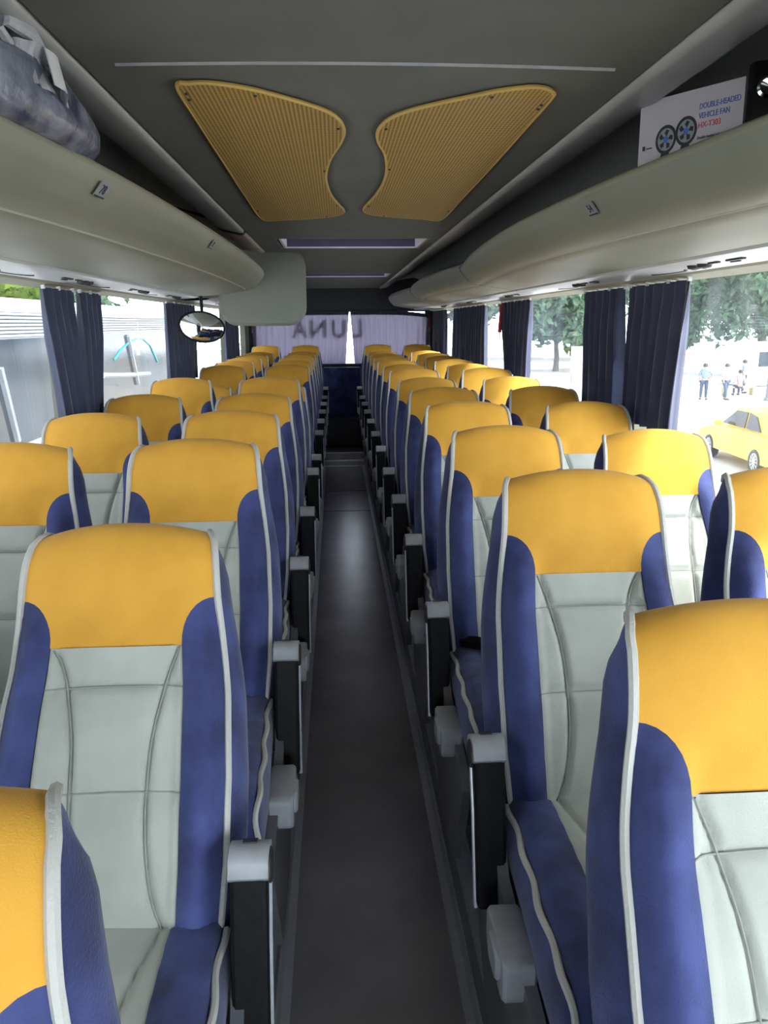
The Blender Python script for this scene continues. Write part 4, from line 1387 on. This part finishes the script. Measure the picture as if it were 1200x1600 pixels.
# people in the square
def person(x, y, rz, shirt, trousers, label, pose='stand', h=1.66, bag_=None):
    root = empty('person', (x, y, GZ), rz)
    k = h / 1.72
    sit = pose == 'sit'
    J = {}
    def add(nm, p, r, par): J[nm] = (Vector(p) * k, r * k, par)
    hz = 0.92 if not sit else 0.50
    add('pelvis', (0, 0, hz + (0.06 if sit else 0)), 0.125, None)
    add('waist', (0, 0.01, hz + 0.16), 0.115, 'pelvis')
    add('chest', (0, 0.01, hz + 0.36), 0.135, 'waist')
    add('neckb', (0, 0, hz + 0.52), 0.07, 'chest')
    add('neck', (0, -0.01, hz + 0.58), 0.052, 'neckb')
    add('head', (0, -0.02, hz + 0.68), 0.085, 'neck')
    add('crown', (0, -0.01, hz + 0.76), 0.07, 'head')
    for s_, nm in ((-1, 'l'), (1, 'r')):
        add('sh' + nm, (s_ * 0.17, 0, hz + 0.47), 0.058, 'chest')
        if pose == 'akimbo' and s_ < 0:
            add('el' + nm, (s_ * 0.38, 0.02, hz + 0.27), 0.042, 'sh' + nm)
            add('wr' + nm, (s_ * 0.18, -0.10, hz + 0.12), 0.032, 'el' + nm)
            add('ha' + nm, (s_ * 0.13, -0.13, hz + 0.08), 0.036, 'wr' + nm)
        else:
            add('el' + nm, (s_ * 0.23, 0.02, hz + 0.20), 0.042, 'sh' + nm)
            add('wr' + nm, (s_ * 0.24, -0.06 if not sit else -0.2, hz - 0.02 if not sit else hz + 0.12), 0.032, 'el' + nm)
            add('ha' + nm, (s_ * 0.24, -0.09 if not sit else -0.28, hz - 0.12 if not sit else hz + 0.12), 0.036, 'wr' + nm)
        add('hip' + nm, (s_ * 0.10, 0, hz - 0.06), 0.095, 'pelvis')
        if sit:
            add('kn' + nm, (s_ * 0.12, -0.42, 0.48), 0.062, 'hip' + nm)
            add('an' + nm, (s_ * 0.12, -0.40, 0.08), 0.042, 'kn' + nm)
            add('to' + nm, (s_ * 0.13, -0.56, 0.04), 0.036, 'an' + nm)
        else:
            st = 0.16 * s_ if pose == 'walk' else 0
            add('kn' + nm, (s_ * 0.115, -0.03 + st * 0.6, 0.48), 0.062, 'hip' + nm)
            add('an' + nm, (s_ * 0.12, 0.02 + st, 0.08), 0.042, 'kn' + nm)
            add('to' + nm, (s_ * 0.14, -0.14 + st, 0.035), 0.036, 'an' + nm)
    def skin(names, name, mt, par, grow=0.0):
        idx = {nm: i for i, nm in enumerate(names)}
        me = bpy.data.meshes.new(name)
        ed = [(idx[J[nm][2]], idx[nm]) for nm in names if J[nm][2] in idx]
        me.from_pydata([J[nm][0] for nm in names], ed, [])
        me.materials.append(mt)
        o = bpy.data.objects.new(name, me)
        COL.objects.link(o)
        md = o.modifiers.new('skin', 'SKIN')
        sv = me.skin_vertices[0].data
        for nm in names:
            r_ = J[nm][1] + grow
            sv[idx[nm]].radius = (r_, r_ * (0.75 if nm in ('chest', 'waist', 'pelvis') else 1))
        sv[0].use_root = True
        sb = o.modifiers.new('sub', 'SUBSURF'); sb.levels = 1; sb.render_levels = 1
        md.use_smooth_shade = True
        o.parent = par
        return o
    skinm = M.setdefault('skin', mat('skin', (0.45, 0.26, 0.18), 0.6, c2=(0.5, 0.3, 0.21), scale=10))
    skin(list(J), 'body', skinm, root)
    skin(['chest', 'waist', 'pelvis', 'neckb', 'shl', 'ell', 'shr', 'elr'], 'shirt', shirt, root, 0.018)
    skin(['pelvis', 'hipl', 'knl', 'anl', 'hipr', 'knr', 'anr'], 'trousers', trousers, root, 0.016)
    b = MB()
    hc = J['head'][0]
    b.lathe([(0.105 * k, -0.03), (0.118 * k, 0.03), (0.10 * k, 0.09), (0.05 * k, 0.125), (0.001, 0.13)], 14, fn=lambda p: hc + Vector((p.x * 0.92, p.y + 0.018, p.z)))
    b.build('hair', M['dark'], root)
    for s_, nm in ((-1, 'l'), (1, 'r')):
        b = MB()
        b.rbox(J['to' + nm][0] + Vector((0, 0.05, 0.005)), (0.09 * k, 0.25 * k, 0.075 * k), 0.03, axis='x')
        b.build('shoe', M['dark'], root)
    if bag_:
        b = MB(); b.rbox((0.0, 0.16 * k, (hz + 0.3) * k), (0.30 * k, 0.14 * k, 0.38 * k), 0.05, axis='x')
        b.build('backpack', bag_, root)
    tag(root, label, 'person', 'people in the square outside')
    return root
M['denim'] = mat('dark denim', (0.03, 0.05, 0.09), 0.8, c2=(0.05, 0.07, 0.12), scale=20)
M['sw'] = mat('white shirt', (0.75, 0.75, 0.75), 0.8, c2=(0.7, 0.7, 0.72), scale=20)
M['sb'] = mat('blue grey shirt', (0.16, 0.22, 0.32), 0.8, c2=(0.2, 0.26, 0.36), scale=20)
M['sp'] = mat('mauve top', (0.42, 0.26, 0.33), 0.8, c2=(0.46, 0.3, 0.37), scale=20)
person(16.97, 36.92, 2.6, M['sb'], M['denim'], 'person in blue-grey top and dark trousers, one hand on hip, beyond the right window', 'akimbo')
person(17.95, 36.79, 0.4, M['sw'], M['denim'], 'person in white top and dark trousers walking beyond the right window', 'walk')
person(19.53, 38.62, 3.0, M['sp'], M['denim'], 'seated person in a mauve top on the low bench outside', 'sit')
person(20.44, 40.06, 1.0, M['sb'], M['denim'], 'person in dark clothes standing by the grey post outside', 'stand')
person(17.04, 40.58, 1.8, M['sw'], M['denim'], 'person in white shirt standing behind the others in the square', 'stand', 1.6)
b_ = empty('bench', (19.66, 38.95, GZ))
M['wood'] = mat('yellowish bench wood', (0.45, 0.36, 0.16), 0.7, c2=(0.5, 0.4, 0.2), scale=6)
b = MB(); b.box((0, 0, 0.40), (1.7, 0.42, 0.06)); b.build('bench_seat', M['wood'], b_, smooth=False)
for s in (-1, 1):
    b = MB(); b.box((s * 0.7, 0, 0.19), (0.10, 0.38, 0.37)); b.build('leg', M['wood'], b_, smooth=False)
tag(b_, 'low wooden bench in the sunny square outside', 'bench')
po = empty('street_post', (19.66, 36.00, GZ))
b = MB(); b.tube([(0, 0, 0), (0, 0, 2.6)], [0.19, 0.14], 12); b.build('shaft', M['riser'], po)
b = MB(); b.lathe([(0.24, 0), (0.24, 0.12), (0.2, 0.16)], 14); b.build('foot', M['riser'], po)
tag(po, 'thick blue-grey post standing in the square outside', 'post')
bl = empty('planted_bed', (22.93, 36.39, GZ))
b = MB(); b.box((0, 0, 0.06), (4.5, 2.2, 0.12)); b.build('kerb', M['asphalt'], bl, smooth=False)
b = MB(); b.box((0, 0, 0.13), (4.3, 2.0, 0.04)); b.build('turf', M['lawn'], bl, smooth=False)
tag(bl, 'grass bed with pale kerb beside the grey post outside', 'planting bed')
sg_ = empty('notice_board', (14.55, 48.44, GZ))
b = MB(); b.box((0, 0, 1.35), (1.15, 0.06, 1.6)); nb = b.build('board', M['white'], sg_, smooth=False)
M['poster'] = mat('pale pink poster', (0.75, 0.62, 0.62), 0.6, c2=(0.8, 0.74, 0.74), scale=3)
b = MB(); b.box((0, -0.035, 1.38), (1.0, 0.012, 1.4)); b.build('poster', M['poster'], nb, smooth=False)
b = MB(); b.box((0.45, -0.045, 1.95), (0.2, 0.012, 0.35)); b.build('red_notice', M['red'], nb, smooth=False)
for s in (-1, 1):
    b = MB(); b.tube([(s * 0.5, 0, 0), (s * 0.5, 0, 2.2)], 0.035, 8); b.build('leg', M['frame'], sg_)
tag(sg_, 'framed notice board with pale poster standing outside the right windows', 'notice board')
vn = empty('kiosk', (24.6, 45.2, GZ), 0.2)
b = MB(); b.rbox((0, 0, 1.15), (4.6, 2.2, 2.2), 0.1, axis='x'); b.build('booth', M['cwhite'], vn)
b = MB(); b.rbox((0, -0.2, 2.32), (5.2, 3.0, 0.14), 0.05, axis='x'); b.build('roof', M['service'], vn)
for s in (-1.3, 0, 1.3):
    b = MB(); b.box((s, -1.11, 1.5), (0.9, 0.04, 0.8)); b.build('counter_window', M['cglass'], vn, smooth=False)
tag(vn, 'low white kiosk under the trees behind the people', 'kiosk')

# trees
def leaf_mat(nm, c, c2):
    mt = bpy.data.materials.new(nm); mt.use_nodes = True
    nt = mt.node_tree; nt.nodes.clear()
    o_ = nt.nodes.new('ShaderNodeOutputMaterial')
    d = nt.nodes.new('ShaderNodeBsdfDiffuse'); t = nt.nodes.new('ShaderNodeBsdfTranslucent')
    tc = nt.nodes.new('ShaderNodeTexCoord'); n_ = nt.nodes.new('ShaderNodeTexNoise'); n_.inputs['Scale'].default_value = 1.5
    rp = nt.nodes.new('ShaderNodeValToRGB')
    rp.color_ramp.elements[0].color = (*c, 1); rp.color_ramp.elements[1].color = (*c2, 1)
    rp.color_ramp.elements[0].position = 0.35; rp.color_ramp.elements[1].position = 0.65
    nt.links.new(tc.outputs['Object'], n_.inputs['Vector']); nt.links.new(n_.outputs['Fac'], rp.inputs[0])
    nt.links.new(rp.outputs[0], d.inputs[0]); nt.links.new(rp.outputs[0], t.inputs[0])
    mx = nt.nodes.new('ShaderNodeMixShader'); mx.inputs[0].default_value = 0.35
    nt.links.new(d.outputs[0], mx.inputs[1]); nt.links.new(t.outputs[0], mx.inputs[2]); nt.links.new(mx.outputs[0], o_.inputs[0])
    return mt
M['leaf'] = leaf_mat('tree leaves', (0.07, 0.13, 0.075), (0.16, 0.26, 0.15))
M['leaf2'] = leaf_mat('bright leaves', (0.10, 0.17, 0.03), (0.24, 0.30, 0.05))
M['bark'] = mat('bark', (0.10, 0.08, 0.06), 0.9, c2=(0.15, 0.12, 0.09), scale=8)
def tree(x, y, h, rx, rz, nleaf, size, leafm, label, seed, trunk=2.0):
    rnd = random.Random(seed)
    root = empty('tree', (x, y, GZ))
    b = MB()
    b.tube([(0, 0, -0.02), (0.05, 0.02, trunk * 0.5), (-0.03, 0.05, trunk), (0.1, 0, h * 0.75)], [0.24, 0.19, 0.16, 0.05], 10)
    for k in range(5):
        a = k * 1.26 + rnd.random()
        b.tube([(0, 0.03, trunk * 0.9), (math.cos(a) * rx * 0.4, math.sin(a) * rx * 0.4, trunk + (h - trunk) * 0.4), (math.cos(a) * rx * 0.75, math.sin(a) * rx * 0.75, trunk + (h - trunk) * 0.6)], [0.09, 0.06, 0.02], 6)
    b.build('trunk', M['bark'], root)
    b = MB()
    blobs = []
    for k in range(16):
        a = rnd.random() * 2 * PI; r_ = rx * math.sqrt(rnd.random()) * 0.75
        blobs.append(Vector((r_ * math.cos(a), r_ * math.sin(a), h - rz + (rnd.random() - 0.5) * rz * 1.4)))
    for i in range(nleaf):
        c = rnd.choice(blobs)
        d = Vector((rnd.gauss(0, 1), rnd.gauss(0, 1), rnd.gauss(0, 1))).normalized() * (rx * 0.42) * (0.55 + 0.45 * rnd.random())
        d.z *= rz / rx * 1.1
        p = c + d
        n_ = (d.normalized() + Vector((rnd.gauss(0, .6), rnd.gauss(0, .6), rnd.gauss(0, .6)))).normalized()
        t = n_.orthogonal().normalized(); t = Matrix.Rotation(rnd.random() * 6.28, 3, n_) @ t
        w = n_.cross(t); s_ = size * (0.6 + 0.8 * rnd.random())
        b.add([p - t * s_, p + w * s_ * 0.42, p + t * s_, p - w * s_ * 0.42], [(0, 1, 2, 3)])
    me = bpy.data.meshes.new('foliage'); me.from_pydata(b.v, [], b.f); me.materials.append(leafm); me.update()
    o = bpy.data.objects.new('foliage', me); COL.objects.link(o); o.parent = root
    tag(root, label, 'tree', 'trees outside the windows')
TREES = [(30.0, 51.0, 10.0, 4.4, 4.2, 'tree standing nearest the nearest right window, top right', M['leaf']),
         (24.6, 59.0, 10.5, 4.2, 4.4, 'tree just right of the wide navy curtain, behind the people', M['leaf']),
         (16.2, 60.0, 10.5, 3.9, 4.4, 'tree seen between the two navy curtains on the right, behind the notice board', M['leaf']),
         (23.0, 78.0, 12.5, 5.6, 5.4, 'large tree above the far silver car', M['leaf']),
         (35.0, 66.0, 12.5, 5.6, 5.4, 'broad tree behind the kiosk', M['leaf']),
         (12.6, 82.0, 12.0, 5.0, 5.0, 'tree seen past the curtain with the red hammer', M['leaf'])]
for i, (x, y, h, rx, rz, lab, lm_) in enumerate(TREES):
    tree(x, y, h, rx, rz, 9000, 0.36, lm_, lab, 11 + i)
tree(-10.5, 21.5, 8.2, 3.2, 3.0, 5500, 0.20, M['leaf2'], 'bright green tree above the white coach on the left', 31)
tree(-11.5, 31.0, 9.5, 3.8, 3.4, 5500, 0.24, M['leaf'], 'tree farther back above the white coach on the left', 32)
